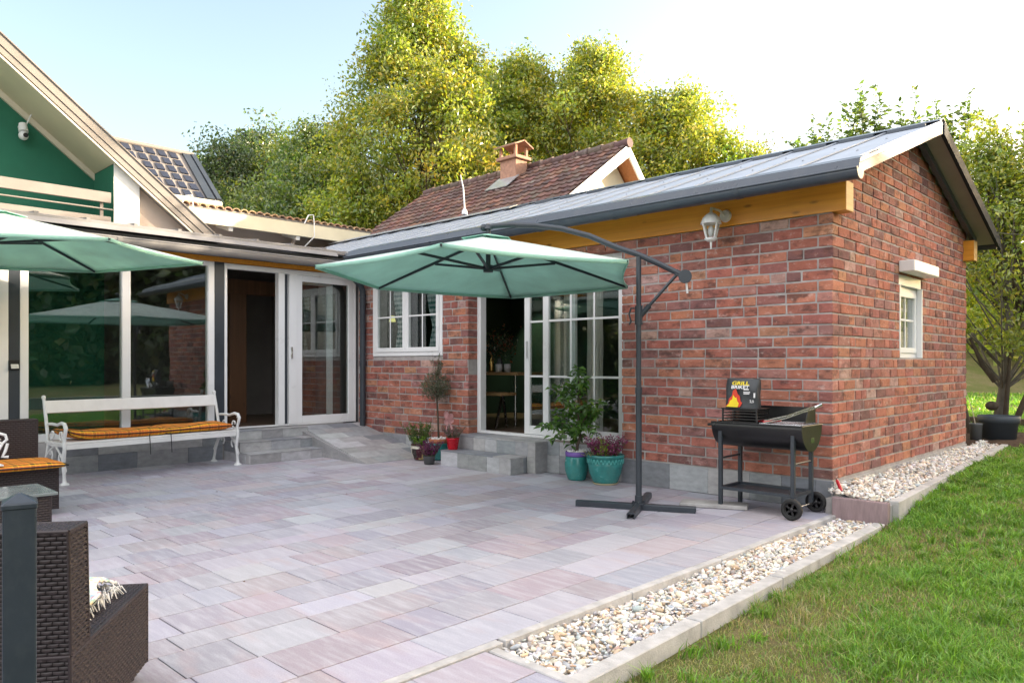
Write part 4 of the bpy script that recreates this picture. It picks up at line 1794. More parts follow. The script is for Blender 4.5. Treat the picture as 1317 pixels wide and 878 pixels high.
tag(b.build('ramp', M['tile'], bevel=.001), 'sloping grey tiled ramp beside the sunroom steps and the brick wall', 'ramp', kind='structure')

# ------------------------------------------------------------------ green gabled house
Hh = thing('green_house', 'house with green gable wall and taupe boarded balcony above the sunroom', 'house', (-12, -6, 0))
gy0, gz0, gs = -1.83, 2.93, .798      # right foot of the verge (outer top edge), slope
RYg = -7.6                            # ridge


def gz(y):
    return gz0 + gs * (min(2 * RYg - y, gy0 + (gy0 - y) - 0) if False else (gy0 - y if y > RYg else gy0 - (2 * RYg - y)))


zr = gz(RYg)
b = MB()
b.box(-15.5, -8.45, -13.2, -3.00, 0, 3.0)
b.prism([(-3.0, 3.0), (-3.0, gz(-3.0) - .2), (RYg, zr - .25), (-13.2, 3.0)], 'x', -15.5, -8.45)
b.build('wall', M['green'], Hh)
b = MB()
b.box(-8.449, -7.69, -3.125, -3.08, 2.6, gz(-3.10) - .21)
b.build('wall', M['green'], Hh)['label'] = 'green return wall at the end of the balcony'
b = MB()
b.prism([(-3.079, 2.6), (-2.82, 2.6), (-2.82, gz(-2.82) - .21), (-3.079, gz(-3.079) - .21)], 'x', -8.6, -7.69)
b.prism([(-3.126, 2.7), (-2.821, 2.7), (-2.821, gz(-2.821) - .212), (-3.126, gz(-3.126) - .212)], 'x', -7.6895, -7.683)
b.build('pier', M['whiterender'], Hh)
b = MB()
b.prism([(-2.819, 2.6), (-1.9, 2.6), (-1.9, gz(-1.9) - .2), (-2.819, gz(-2.819) - .21)], 'x', -9.0, -7.76)
b.build('wall', M['beige'], Hh)['label'] = 'beige triangular wall under the low end of the roof'
b = MB()
b.box(-8.45, -7.68, -13, -3.127, 2.75, 2.90)
b.build('balcony_floor', M['taupe'], Hh)
# balcony boards
rl = MB()
rl.box(-7.67, -7.63, -12, -3.175, 3.228, 3.358)
rl.box(-7.67, -7.63, -12, -3.175, 2.945, 3.055)
rl.tube([(-7.65, -12, 3.15), (-7.65, -3.15, 3.15)], .011, 8)
for yy in (-3.27, -5.1, -7.0, -8.8):
    rl.box(-7.69, -7.672, yy - .02, yy + .02, 2.90, 3.35)
rl.build('balcony_rail', M['taupe'], Hh, bevel=.004)
# roof: two thick slopes, verge facing the courtyard
b = MB()
nl = Vector((0, gs, 1)).normalized()
b.slab([(-15.8, gy0, gz0), (-7.62, gy0, gz0), (-7.62, RYg, zr), (-15.8, RYg, zr)], nl, .16)
b.slab([(-15.8, 2 * RYg - gy0, gz0), (-7.62, 2 * RYg - gy0, gz0), (-7.62, RYg - .001, zr - .001), (-15.8, RYg - .001, zr - .001)], Vector((0, -gs, 1)), .16)
rf2 = b.build('roof', M['bronze'], Hh)
b = MB()
q = lambda y, d: gz(y) - d


def vstrip(mb, x0, x1, d0, d1, ya=gy0 - .01, yb=RYg):
    mb.add([(x0, ya, q(ya, d0)), (x0, yb, q(yb, d0)), (x0, yb, q(yb, d1)), (x0, ya, q(ya, d1)),
            (x1, ya, q(ya, d0)), (x1, yb, q(yb, d0)), (x1, yb, q(yb, d1)), (x1, ya, q(ya, d1))],
           [(0, 1, 2, 3), (7, 6, 5, 4), (0, 4, 5, 1), (1, 5, 6, 2), (2, 6, 7, 3), (3, 7, 4, 0)])


vstrip(b, -7.618, -7.59, -.03, .10)
vstrip(b, -7.618, -7.60, .108, .19)
vstrip(b, -7.70, -7.575, -.045, -.028)
b.build('verge_board', M['taupe'], rf2)
b = MB()
vstrip(b, -7.618, -7.607, .10, .108)
vstrip(b, -7.618, -7.607, .19, .21)
b.build('verge_gap', M['blackmatt'], rf2)
b = MB()
vstrip(b, -7.625, -7.600, .21, .236)
b.build('verge_trim', M['cream'], rf2)
b = MB()
vstrip(b, -8.449, -7.63, .205, .225, -3.127)
b.build('soffit', M['soffitcream'], Hh)
b = MB()
vstrip(b, -8.4495, -8.41, .228, .31, -3.128)
b.build('wall_plate', M['cream'], Hh)
t = thing('security_camera', 'white dome camera with one aerial on the green gable wall', 'camera', (-8.44, -3.95, 4.13))
b = MB()
b.tube([(-8.448, -3.95, 4.17), (-8.37, -3.95, 4.17)], .04, 14)
b.tube([(-8.38, -3.95, 4.20), (-8.35, -3.95, 4.10)], [.045, .055], 14)
b.build('mount', M['white'], t)
b = MB()
b.sphere((-8.35, -3.95, 4.05), .055, 16, 12)
b.build('head', M['white'], t)
b = MB()
b.tube([(-8.285, -3.94, 4.045), (-8.278, -3.94, 4.045)], .028, 14)
b.build('lens', M['blackmatt'], t)
b = MB()
b.tube([(-8.37, -3.91, 4.21), (-8.35, -3.87, 4.32), (-8.34, -3.85, 4.40)], [.009, .008, .006], 8)
b.build('antenna', M['white'], t)

# ------------------------------------------------------------------ dark tiled roof behind
D = thing('dark_tiled_house', 'house end with glossy dark blue tiled roof behind the green gable', 'house', (-13, -3, 0))
b = MB()
b.box(-13.4, -11.3, -6, -.45, 0, 4.15)
b.build('wall', M['beige'], D)
b = MB()
x0, z0, x1, z1 = -10.98, 4.20, -12.05, 5.24
nd = Vector((z1 - z0, 0, -(x1 - x0))).normalized()
b.slab([(x0, -6, z0), (x0, -.26, z0), (x1, -.32, z1), (x1, -6, z1)], nd, .06)
b.slab([(x1, -6, z1), (x1, -.32, z1), (-13.6, -.26, 4.2), (-13.6, -6, 4.2)], Vector((-.6, 0, .8)), .06)
dr_ = b.build('roof', M['taupe'], D)
b = MB()
ex = Vector((x1 - x0, 0, z1 - z0))
NR = 6
tl_ = .21
for r_ in range(NR):
    y = -.62 - .02 * r_
    while y > -5.9:
        p = Vector((x0, y, z0)) + ex * ((r_ + .02) / NR) + nd * .03
        p2 = Vector((x0, y, z0)) + ex * ((r_ + .86) / NR) + nd * .012
        wd = tl_ * .64
        b.add([p + Vector((0, -wd / 2, 0)), p + Vector((0, wd / 2, 0)), p2 + Vector((0, wd / 2, 0)), p2 + Vector((0, -wd / 2, 0)),
               p + Vector((0, -wd / 2, 0)) - nd * .03, p + Vector((0, wd / 2, 0)) - nd * .03],
              [(0, 1, 2, 3), (0, 4, 5, 1)])
        y -= tl_
b.build('roof_tiles', M['darktile'], dr_)
b = MB()
b.tube([(x1, -6, z1 + .02), (x1, -.3, z1 + .02)], .05, 8)
y = -6
b.build('ridge_tiles', M['taupe'], dr_)
b = MB()
b.beam((x0 - .02, -.27, z0 + .03), (x1, -.32, z1 + .02), .09, .07)
b.beam((x0 - .0, -.43, z0 + .02), (x1, -.45, z1 + .015), .15, .05)
b.build('verge_tiles', M['anthracite'], dr_)
b = MB()
b.tube([(x0 + .03, -6, z0 - .06), (x0 + .03, -.25, z0 - .06)], .06, 10)
b.build('gutter', M['soffitcream'], D)

# ------------------------------------------------------------------ beige lean-to with clay tile edge
L = thing('beige_extension', 'beige extension with a wavy clay tile eave behind the sunroom roof', 'extension', (-11.5, 1.5, 0))
b = MB()
b.box(-15, -11.2, -2.2, 2.55, 0, 3.95)
b.build('wall', M['beige'], L)
b = MB()
b.box(-10.66, -10.60, -1.3, 2.80, 3.70, 3.955)
b.box(-11.2, -10.661, 2.42, 2.79, 3.70, 3.95)
b.build('fascia', M['soffitcream'], L, bevel=.005)
b = MB()
b.slab([(-10.6, -1.3, 3.99), (-10.6, 2.82, 3.99), (-15, 2.82, 3.90), (-15, -1.3, 3.90)], (0, 0, 1), .03)
b.build('roof', M['taupe'], L)
b = MB()
y = -1.2
while y < 2.82:
    c = jit((.36, .22, .13), .25, .4)
    b.col = c
    vs = []
    for xx, zz in ((-10.57, 3.985), (-11.0, 3.985)):
        for i in range(9):
            a = PI * i / 8
            vs.append((xx, y + .075 * math.cos(a), zz + .062 * math.sin(a)))
    for xx, zz in ((-10.57, 3.985), (-11.0, 3.985)):
        for i in range(9):
            a = PI * i / 8
            vs.append((xx, y + .055 * math.cos(a), zz + .042 * math.sin(a)))
    b.add(vs, [(i, i + 1, 10 + i, 9 + i) for i in range(8)] + [(18 + i, 27 + i, 28 + i, 19 + i) for i in range(8)] + [(i, 18 + i, 19 + i, i + 1) for i in range(8)], True)
    y += .152
b.build('eave_tiles', M['claytile'], L)
for yy in (-.2, 1.15, 2.3):
    b = MB()
    b.beam((-11.2, yy, 3.82), (-10.66, yy, 3.68), .08, .10)
    b.build('rafter', M['whitepaint'], L)
b = MB()
b.box(-11.18, -11.12, -1.6, 2.6, 3.1, 3.47)
b.build('parapet', M['whiterender'], L)
for (yy) in (1.42, -.95):
    b = MB()
    b.tube([(-10.58, yy - .18, 3.95), (-10.56, yy - .1, 4.12), (-10.55, yy, 4.14), (-10.555, yy + .02, 3.98), (-10.56, yy + .03, 3.72), (-10.7, yy - .08, 3.55), (-11.05, yy - .1, 3.3)], .012, 8)
    b.build('cable', M['whitepaint'], L)
b = MB()
b.tube([(-10.9, 1.25, 3.74), (-11.05, 1.22, 3.55), (-11.08, 1.2, 3.2)], .04, 10)
b.build('downpipe', M['beige'], L)

# ------------------------------------------------------------------ old house with brown tile roof
O = thing('old_tiled_house', 'old cream house with weathered brown tile roof and brick chimney', 'house', (-10, 6.9, 0))
ax, ay, az = -6.92, 6.85, 5.92
zl = .70
yl = 3.9                       # front eave
zf = az - zl * (ay - yl)
yb_, zb_ = 9.2, az - 1.08 * 2.35
XL = -13.75
b = MB()
b.box(XL + .4, ax - .42, yl + .5, yb_ - .5, 0, zf)
b.prism([(yl + .5, zf), (yb_ - .5, zf), (yb_ - .5, zb_ + .4), (ay, az - .22), (yl + .5, zf + .1)], 'x', XL + .4, ax - .42)
b.build('wall', M['cream'], O)
nfo = Vector((0, -zl, 1)).normalized()
nbo = Vector((0, 1.08, 1)).normalized()
b = MB()
b.slab([(XL, yl, zf), (ax, yl, zf), (ax, ay, az), (XL, ay, az)], nfo, .05)
b.slab([(XL, yb_, zb_), (ax, yb_, zb_), (ax, ay, az - .001), (XL, ay, az - .001)], nbo, .05)
orf = b.build('roof', M['orangewood'], O)
b = MB()
ed = Vector((0, ay - yl, az - zf))
el = ed.length
nrow = int(el / .25)
for r_ in range(nrow):
    x = XL
    while x < ax:
        wd = .21
        b.col = jit(rng.choice([(.115, .058, .045), (.145, .07, .052), (.09, .05, .042), (.18, .088, .06), (.12, .075, .06)]), .2, .5)
        p = Vector((x, yl, zf)) + ed * (r_ / nrow) + nfo * (.045 + rng.uniform(-.004, .006))
        p2 = Vector((x, yl, zf)) + ed * ((r_ + 1.05) / nrow) + nfo * .012
        x1 = min(x + wd, ax + .02)
        h = Vector((x1 - x, 0, 0))
        up = nfo * .022
        b.add([p, p + h * .3 + up, p + h * .62, p + h, p2, p2 + h * .3 + up, p2 + h * .62, p2 + h, p - nfo * .04, p + h - nfo * .04],
              [(0, 1, 5, 4), (1, 2, 6, 5), (2, 3, 7, 6), (0, 8, 9, 3, 2, 1)])
        x += wd
b.build('roof_tiles', M['redtile'], orf)
b = MB()
x = XL
while x < ax:
    b.col = jit((.10, .062, .05), .3, .4)
    b.tube([(x, ay, az + .02), (x + .40, ay, az + .035)], [.10, .115], 8)
    x += .36
b.build('ridge_tiles', M['redtile'], orf)
for (xx, dx) in ((ax - .03, .05), (XL - .02, .05)):
    b = MB()
    b.add([(xx, yl, zf + .0), (xx, ay, az + .0), (xx, ay, az - .27), (xx, yl, zf - .22),
           (xx + dx, yl, zf + .0), (xx + dx, ay, az + .0), (xx + dx, ay, az - .27), (xx + dx, yl, zf - .22)],
          [(0, 1, 2, 3), (7, 6, 5, 4), (0, 4, 5, 1), (1, 5, 6, 2), (2, 6, 7, 3), (3, 7, 4, 0)])
    b.add([(xx, yb_, zb_), (xx, ay + .002, az), (xx, ay + .002, az - .22), (xx, yb_, zb_ - .2),
           (xx + dx - .002, yb_, zb_), (xx + dx - .002, ay + .002, az), (xx + dx - .002, ay + .002, az - .22), (xx + dx - .002, yb_, zb_ - .2)],
          [(0, 1, 2, 3), (7, 6, 5, 4), (0, 4, 5, 1), (1, 5, 6, 2), (2, 6, 7, 3), (3, 7, 4, 0)])
    b.build('verge_board', M['whitepaint'], orf)
for d_ in (.55, 1.3):
    b = MB()
    b.beam((ax - .45, ay - d_, az - zl * d_ - .16), (ax - .03, ay - d_, az - zl * d_ - .16), .1, .12)
    b.build('purlin', M['whitepaint'], O)
# chimney
cxx, cyy = -9.95, 6.45
b = MB()
b.box(cxx - .26, cxx + .26, cyy - .2, cyy + .2, 5.2, 6.05)
b.box(cxx - .33, cxx + .33, cyy - .27, cyy + .27, 6.05, 6.13)
ch = b.build('chimney', M['chimneybrick'], O, bevel=.01)
for sx in (-.24, .24):
    for sy in (-.18, .18):
        b = MB()
        b.box(cxx + sx - .03, cxx + sx + .03, cyy + sy - .03, cyy + sy + .03, 6.13, 6.36)
        b.build('cap_post', M['chimneybrick'], ch)
b = MB()
b.slab([(cxx - .36, cyy - .32, 6.36), (cxx + .36, cyy - .32, 6.36), (cxx + .36, cyy, 6.50), (cxx - .36, cyy, 6.50)], (0, -.4, 1), .03)
b.slab([(cxx - .36, cyy + .32, 6.36), (cxx + .36, cyy + .32, 6.36), (cxx + .36, cyy + .001, 6.50), (cxx - .36, cyy + .001, 6.50)], (0, .4, 1), .03)
b.build('cap', M['chimneybrick'], ch)
b = MB()
b.slab([(cxx - .36, cyy - .62, az - zl * 1.02 + .10), (cxx + .36, cyy - .62, az - zl * 1.02 + .10), (cxx + .33, cyy - .16, az - zl * .56 + .13), (cxx - .33, cyy - .16, az - zl * .56 + .13)], nfo, .02)
b.build('flashing', M['zinc'], ch)

# ------------------------------------------------------------------ parasols
def parasol(label, C, za, rim, zr, zh, pole, pz, armz, crossdir, base=True, brace=True):
    """C centre, za apex height, rim six (x,y) corners at height zr, zh lower hub, pole foot"""
    t = thing('cantilever_parasol', label, 'parasol', (pole[0], pole[1], 0), 'cantilever garden parasols')
    A = Vector((C[0], C[1], za))
    V, F = [], []
    N1, N2 = 14, 14
    for k in range(6):
        a, c = Vector((*rim[k], zr)), Vector((*rim[(k + 1) % 6], zr))
        b0 = len(V)
        for i in range(N1 + 1):
            s = i / N1
            for j in range(N2 + 1):
                u = j / N2
                p = A + (a.lerp(c, u) - A) * (.06 + .94 * s)
                belly = 4 * u * (1 - u)
                p.z -= .042 * belly * s * (1 - .35 * s)
                p += (A - p) * (.035 * belly * s)
                p.z -= .045 * s * s * 0
                V.append(p)
        w_ = N2 + 1
        for i in range(N1):
            for j in range(N2):
                F.append((b0 + i * w_ + j, b0 + i * w_ + j + 1, b0 + (i + 1) * w_ + j + 1, b0 + (i + 1) * w_ + j))
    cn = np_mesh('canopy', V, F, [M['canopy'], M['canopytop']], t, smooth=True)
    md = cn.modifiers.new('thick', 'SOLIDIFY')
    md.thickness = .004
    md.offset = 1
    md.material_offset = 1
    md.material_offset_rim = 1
    b = MB()       # hemmed edge
    for k in range(6):
        a, c = Vector((*rim[k], zr)), Vector((*rim[(k + 1) % 6], zr))
        pts = []
        for j in range(11):
            u = j / 10
            p = a.lerp(c, u)
            belly = 4 * u * (1 - u)
            p.z -= .042 * belly * .65
            p += (A - p) * (.035 * belly)
            pts.append(p)
        vs = []
        for p in pts:
            vs += [p + Vector((0, 0, .004)), p - Vector((0, 0, .028))]
        b.add(vs, [(2 * i, 2 * i + 2, 2 * i + 3, 2 * i + 1) for i in range(10)], True)
    hem = b.build('hem', M['canopy'], cn)
    md = hem.modifiers.new('thick', 'SOLIDIFY')
    md.thickness = .004
    b = MB()       # vent cap
    for k in range(6):
        a = A + (Vector((*rim[k], zr)) - A) * .17 + Vector((0, 0, .022))
        c = A + (Vector((*rim[(k + 1) % 6], zr)) - A) * .17 + Vector((0, 0, .022))
        b.add([A + Vector((0, 0, .022)), a, c], [(0, 1, 2)])
    vc = b.build('vent_cap', M['canopy'], t)
    md = vc.modifiers.new('thick', 'SOLIDIFY')
    md.thickness = .004
    for k in range(6):
        e = Vector((*rim[k], zr - .012))
        s = Vector((C[0], C[1], za - .03))
        b = MB()
        b.beam(s, e, .014, .022)
        rb = b.build('rib', M['steel'], t)
        m_ = s.lerp(e, .45)
        b = MB()
        b.beam((C[0], C[1], zh), m_ + Vector((0, 0, -.012)), .016, .022)
        b.build('strut', M['steel'], rb)
    b = MB()
    b.tube([(C[0], C[1], armz + .03), (C[0], C[1], zh - .02)], .022, 12)
    b.tube([(C[0], C[1], zh + .03), (C[0], C[1], zh - .03)], .045, 12)
    b.tube([(C[0], C[1], za + .06), (C[0], C[1], za + .1)], [.04, .026], 12)
    b.build('hub', M['steel'], t)
    P = Vector((*pole, 0))
    Cc = Vector((*C, 0))
    d = P - Cc
    arm = []
    for s, z in ((-.03, armz + .0), (.04, armz + .012), (.16, armz + .015), (.32, armz + .0), (.5, lerp(armz, pz, .12)), (.68, lerp(armz, pz, .34)), (.86, lerp(armz, pz, .68)), (1., pz + .035), (1.14, pz - .055), (1.27, pz - .145)):
        p = Cc + d * s
        p.z = z
        arm.append(p)
    b = MB()
    b.tube(arm, .024, 12)
    b.sphere(arm[0], .034, 10, 8)
    b.build('arm', M['steel'], t)
    b = MB()
    e = arm[-1]
    dd_ = (arm[-1] - arm[-2]).normalized()
    sd_ = dd_.cross(Vector((0, 0, 1))).normalized()
    b.tube([e - sd_ * .03 + dd_ * .03, e + sd_ * .03 + dd_ * .03], .055, 18)
    b.beam(e - dd_ * .06, e + dd_ * .03, .04, .05)
    b.build('crank_box', M['steel'], t, bevel=.004)
    b = MB()
    b.tube([e + dd_ * .04 + Vector((0, 0, -.04)), e + dd_ * .05 + Vector((0, 0, -.13))], .009, 8)
    b.build('crank_pin', M['ceramic'], t)
    b = MB()
    b.tube([(pole[0], pole[1], .03), (pole[0], pole[1], 1.0)], .026, 16)
    b.tube([(pole[0], pole[1], 1.0), (pole[0], pole[1], pz + .02)], .022, 16)
    b.tube([(pole[0], pole[1], .98), (pole[0], pole[1], 1.03)], .030, 16)
    b.build('pole', M['steel'], t)
    b = MB()
    b.tube([(pole[0], pole[1], 1.56), (pole[0], pole[1], 1.72)], .033, 16)
    un = d.normalized()
    b.tube([P + Vector((0, 0, 1.62)), P + un * .055 + Vector((0, 0, 1.68)), P + un * .09 + Vector((0, 0, 1.72))], .024, 10)
    b.build('sleeve', M['steel'], t)
    b = MB()
    b.tube([P + un * .08 + Vector((0, 0, 1.71)), e - dd_ * .05 + Vector((0, 0, -.02))], .014, 10)
    b.build('brace', M['steel'], t)
    b = MB()
    q = P - un * .035 + Vector((0, 0, 1.70))
    b.tube([q, q - un * .03 + Vector((0, 0, .0)), q - un * .045 + Vector((0, 0, -.05)), q - un * .03 + Vector((0, 0, -.11)), q - un * .045 + Vector((0, 0, -.14))], .008, 8)
    b.build('handle', M['steel'], t)
    if base:
        c1 = Vector((*crossdir, 0)).normalized()
        c2 = Vector((-c1.y, c1.x, 0))
        for cdir, l0, l1 in ((c1, -.54, .47), (c2, -.42, .58)):
            b = MB()
            w2, hh = .032, .05
            pro = [(-w2, 0), (-w2, hh * .8), (-w2 * .7, hh), (w2 * .7, hh), (w2, hh * .8), (w2, 0), (w2 - .006, 0), (w2 - .006, hh * .75), (-w2 + .006, hh * .75), (-w2 + .006, 0)]
            sdv = Vector((-cdir.y, cdir.x, 0))
            z_off = .003 if cdir is c1 else .0045
            vs = []
            for l in (l0, l1):
                for a, z in pro:
                    vs.append(P + cdir * l + sdv * a + Vector((0, 0, z + z_off)))
            n_ = len(pro)
            b.add(vs, [(i, (i + 1) % n_, n_ + (i + 1) % n_, n_ + i) for i in range(n_)] + [(0, 1, 8, 9), (1, 2, 7, 8), (2, 3, 7), (3, 4, 7), (4, 5, 6, 7),
                       ] + [(n_ + 9, n_ + 8, n_ + 1, n_), (n_ + 8, n_ + 7, n_ + 2, n_ + 1), (n_ + 7, n_ + 3, n_ + 2), (n_ + 7, n_ + 4, n_ + 3), (n_ + 7, n_ + 6, n_ + 5, n_ + 4)])
            b.build('base_bar', M['steel'], t)
        b = MB()
        b.tube([(pole[0], pole[1], .048), (pole[0], pole[1], .062)], .06, 16)
        b.tube([(pole[0], pole[1], .06), (pole[0], pole[1], .12)], .033, 16)
        for a in range(4):
            b.tube([(pole[0] + .045 * math.cos(a * PI / 2 + .7), pole[1] + .045 * math.sin(a * PI / 2 + .7), .06), (pole[0] + .045 * math.cos(a * PI / 2 + .7), pole[1] + .045 * math.sin(a * PI / 2 + .7), .075)], .009, 6)
        b.build('base_collar', M['steel'], t)
    return t


parasol('open green cantilever parasol with its dark pole standing on the patio slabs', (-2.32, -1.78), 2.36,
        [(-2.737, -3.261), (-1.219, -3.267), (-.807, -1.80), (-1.902, -.262), (-3.522, -.255), (-3.753, -1.924)], 2.0, 2.07,
        (-1.19, -1.105), 2.115, 2.435, (.91, .44))
C2 = (-5.67, -4.83)
r3 = [(-4.13, -4.30), (-5.02, -3.15), (-6.56, -3.68)]
parasol('green cantilever parasol cut off by the picture edge above the white bench', C2, 2.62,
        r3 + [(2 * C2[0] - p[0], 2 * C2[1] - p[1]) for p in r3], 2.25, 2.32, (-5.6, -6.75), 2.36, 2.69, (.91, .44))
b = MB()
b.M = Matrix.Translation((-.77, -.66, 0)) @ Matrix.Rotation(.42, 4, 'Z')
b.box(-.26, .30, .02, .22, .002, .036)
tag(b.build('concrete_block', M['concrete2'], bevel=.006), 'flat pale concrete block beside the parasol foot and the grill', 'block')

# ------------------------------------------------------------------ bench
LB = 1.93
ang = math.atan2(1.91, -.19)
MBn = Matrix.Translation((-6.07, -4.10, 0)) @ Matrix.Rotation(ang, 4, 'Z')     # local x along the bench, +y towards its back
t = thing('garden_bench', 'long white bench with cast iron ends and wooden slats by the sunroom windows', 'bench', (-6.4, -3.15, 0))


def iron_end(x):
    b = MB()
    b.M = MBn

    def tb(pts, r=.014, n=8):
        b.tube([(x, y, z) for y, z in pts], r, n)
    # front leg with foot, seat rail, back leg, upright, arm with scrolls
    b.lathe([(.045, 0), (.042, .012), (.02, .025), (.018, .05)], (x, .02, .002), 14)
    tb([(.02, .03), (.03, .12), (.022, .14), (.05, .22), (.05, .24), (.02, .36), (.02, .42), (.03, .47), (.0, .53), (-.015, .575), (.02, .615), (.09, .625), (.2, .60), (.33, .605), (.43, .60)], [.018, .017, .024, .018, .023, .018, .02, .018, .018, .02, .02, .018, .016, .016, .014])
    b.lathe([(.04, 0), (.037, .012), (.018, .025), (.016, .05)], (x, .56, .002), 14)
    tb([(.56, .03), (.53, .14), (.535, .16), (.47, .27), (.43, .38), (.44, .44), (.47, .56), (.52, .74), (.55, .84), (.555, .87)], [.016, .016, .022, .017, .018, .018, .018, .017, .016, .02])
    tb([(.03, .40), (.15, .395), (.3, .385), (.44, .395)], .017)
    # scrollwork
    for (cy, cz, r0, a0, a1) in ((.11, .27, .06, -1.2, 3.6), (.36, .29, .05, 4.4, -.4), (.10, .50, .055, -2., 3.4), (.33, .50, .05, 5.2, 0.), (.0, .575, .03, 0, 5.)):
        pts = []
        for i in range(15):
            u = i / 14
            a = lerp(a0, a1, u)
            r = r0 * (1 - .65 * u)
            pts.append((cy + r * math.cos(a), cz + r * math.sin(a)))
        tb(pts, .010, 6)
    tb([(.05, .24), (.16, .33), (.24, .385)], .011, 6)
    tb([(.47, .27), (.38, .33), (.26, .385)], .011, 6)
    b.sphere((x, .56, .875), .022, 10, 8)
    return b.build('end_frame', M['ironpaint'], t)


iron_end(.0)
iron_end(LB)
for q in range(4):
    b = MB()
    b.M = MBn
    y = .03 + q * .107
    b.box(-.03, LB + .03, y, y + .088, .405, .43)
    b.build('seat_slat', M['whitepaint'], t, bevel=.004)
b = MB()
b.M = MBn
b.add([(-.0, .500, .71), (LB, .500, .71), (LB, .535, .84), (0, .535, .84), (0, .525, .703), (LB, .525, .703), (LB, .56, .833), (0, .56, .833)],
      [(0, 1, 2, 3), (7, 6, 5, 4), (0, 4, 5, 1), (1, 5, 6, 2), (2, 6, 7, 3), (3, 7, 4, 0)])
b.build('back_board', M['whitepaint'], t, bevel=.004)
b = MB()
b.M = MBn
b.box(.02, LB - .02, .018, .034, .355, .404)
b.build('front_rail', M['whitepaint'], t, bevel=.003)


def cushion(name, label, loc, rz, L, W, th, seams=(), wave=.012, seed=1, curl=0.):
    """padded seat cushion, local x along its length"""
    rr = random.Random(seed)
    nx_, ny_ = 72, 18
    V, F = [], []
    for side in (1, -1):
        for i in range(nx_ + 1):
            for j in range(ny_ + 1):
                u, v = i / nx_, j / ny_
                e = (1 - abs(2 * u - 1) ** 18) * (1 - abs(2 * v - 1) ** 7)
                for s in seams:
                    e *= 1 - .75 * math.exp(-((u - s) * L / .02) ** 2)
                puff = .78 + .22 * math.sin(u * L * 9.5) * math.sin(v * 6.3 + .5)
                z = th * .5 + side * th * .5 * max(0., e) ** .45 * (puff if side > 0 else 1)
                z += wave * math.sin(u * L * 3.1 + seed) * .5 + curl * max(0, .14 - u) ** 2 * 50
                V.append((u * L + .006 * math.sin(v * 7), v * W + .008 * math.sin(u * L * 5 + seed), z))
    n = (nx_ + 1) * (ny_ + 1)
    for s in (0, 1):
        for i in range(nx_):
            for j in range(ny_):
                a = s * n + i * (ny_ + 1) + j
                q_ = (a, a + ny_ + 1, a + ny_ + 2, a + 1)
                F.append(q_ if s == 0 else q_[::-1])
    edge = [(i, 0) for i in range(nx_)] + [(nx_, j) for j in range(ny_)] + [(i, ny_) for i in range(nx_, 0, -1)] + [(0, j) for j in range(ny_, 0, -1)]
    for k in range(len(edge)):
        a = edge[k][0] * (ny_ + 1) + edge[k][1]
        c = edge[(k + 1) % len(edge)]
        c = c[0] * (ny_ + 1) + c[1]
        F.append((a, n + a, n + c, c))
    o = np_mesh(name, V, F, M['plaid'], smooth=True)
    o.location = loc
    o.rotation_euler = (0, 0, rz)
    tag(o, label, 'cushion')
    b = MB()
    for zz in (.5,):
        pts = [(edge[k][0] / nx_ * L, edge[k][1] / ny_ * W) for k in range(0, len(edge), 3)]
        pts.append(pts[0])
        b.tube([(x + .006 * math.sin(y / W * 7), y + .008 * math.sin(x * 5 + seed), th * zz + wave * math.sin(x * 3.1 + seed) * .5 + curl * max(0, .14 - x / L) ** 2 * 50) for x, y in pts], .006, 6)
    b.build('piping', M['blackmatt'], o, world=False)
    return o


p = MBn @ Vector((.04, .02, .432))
cu = cushion('seat_cushion', 'long orange plaid cushion lying along the white bench', p, ang, LB - .10, .45, .10, seams=(.56,), seed=2, curl=.05)
b = MB()
for xx in (.82, 1.06):
    b.tube([(xx, .0, .02), (xx, -.012, -.05), (xx + .01, -.006, -.20)], .004, 5)
b.build('tie_cord', M['blackmatt'], cu, world=False)

# ------------------------------------------------------------------ wicker furniture
def wicker(mb, P0, U, V_, N, cw=.030, chh=.0125, amp=.007):
    P0, U, V_, N = Vector(P0), Vector(U), Vector(V_), Vector(N).normalized()
    nu = max(1, round(U.length / cw))
    nv = max(1, round(V_.length / chh))
    u, v = U / nu, V_ / nv
    mb.mi = 1
    mb.add([P0 - N * .004, P0 + U - N * .004, P0 + U + V_ - N * .004, P0 + V_ - N * .004], [(0, 1, 2, 3)])
    mb.mi = 0
    for j in range(nv):
        o = .5 if j % 2 else 0.
        for i in range(-1 if o else 0, nu):
            a0, a1 = max(0, i + o + .04), min(nu, i + o + .96)
            if a1 - a0 < .2:
                continue
            am = (a0 + a1) / 2
            base = P0 + v * (j + .10)
            dv = v * .80
            jz = rng.uniform(.8, 1.15) * amp
            vs = []
            for k, hv in ((0, -.25), (.5, 1), (1, -.25)):
                for aa, hu in ((a0, -.35), (am, 1), (a1, -.35)):
                    h = jz * (hv * .5 + hu * .5)
                    vs.append(base + u * aa + dv * k + N * h)
            mb.add(vs, [(0, 1, 4, 3), (1, 2, 5, 4), (3, 4, 7, 6), (4, 5, 8, 7)], True)


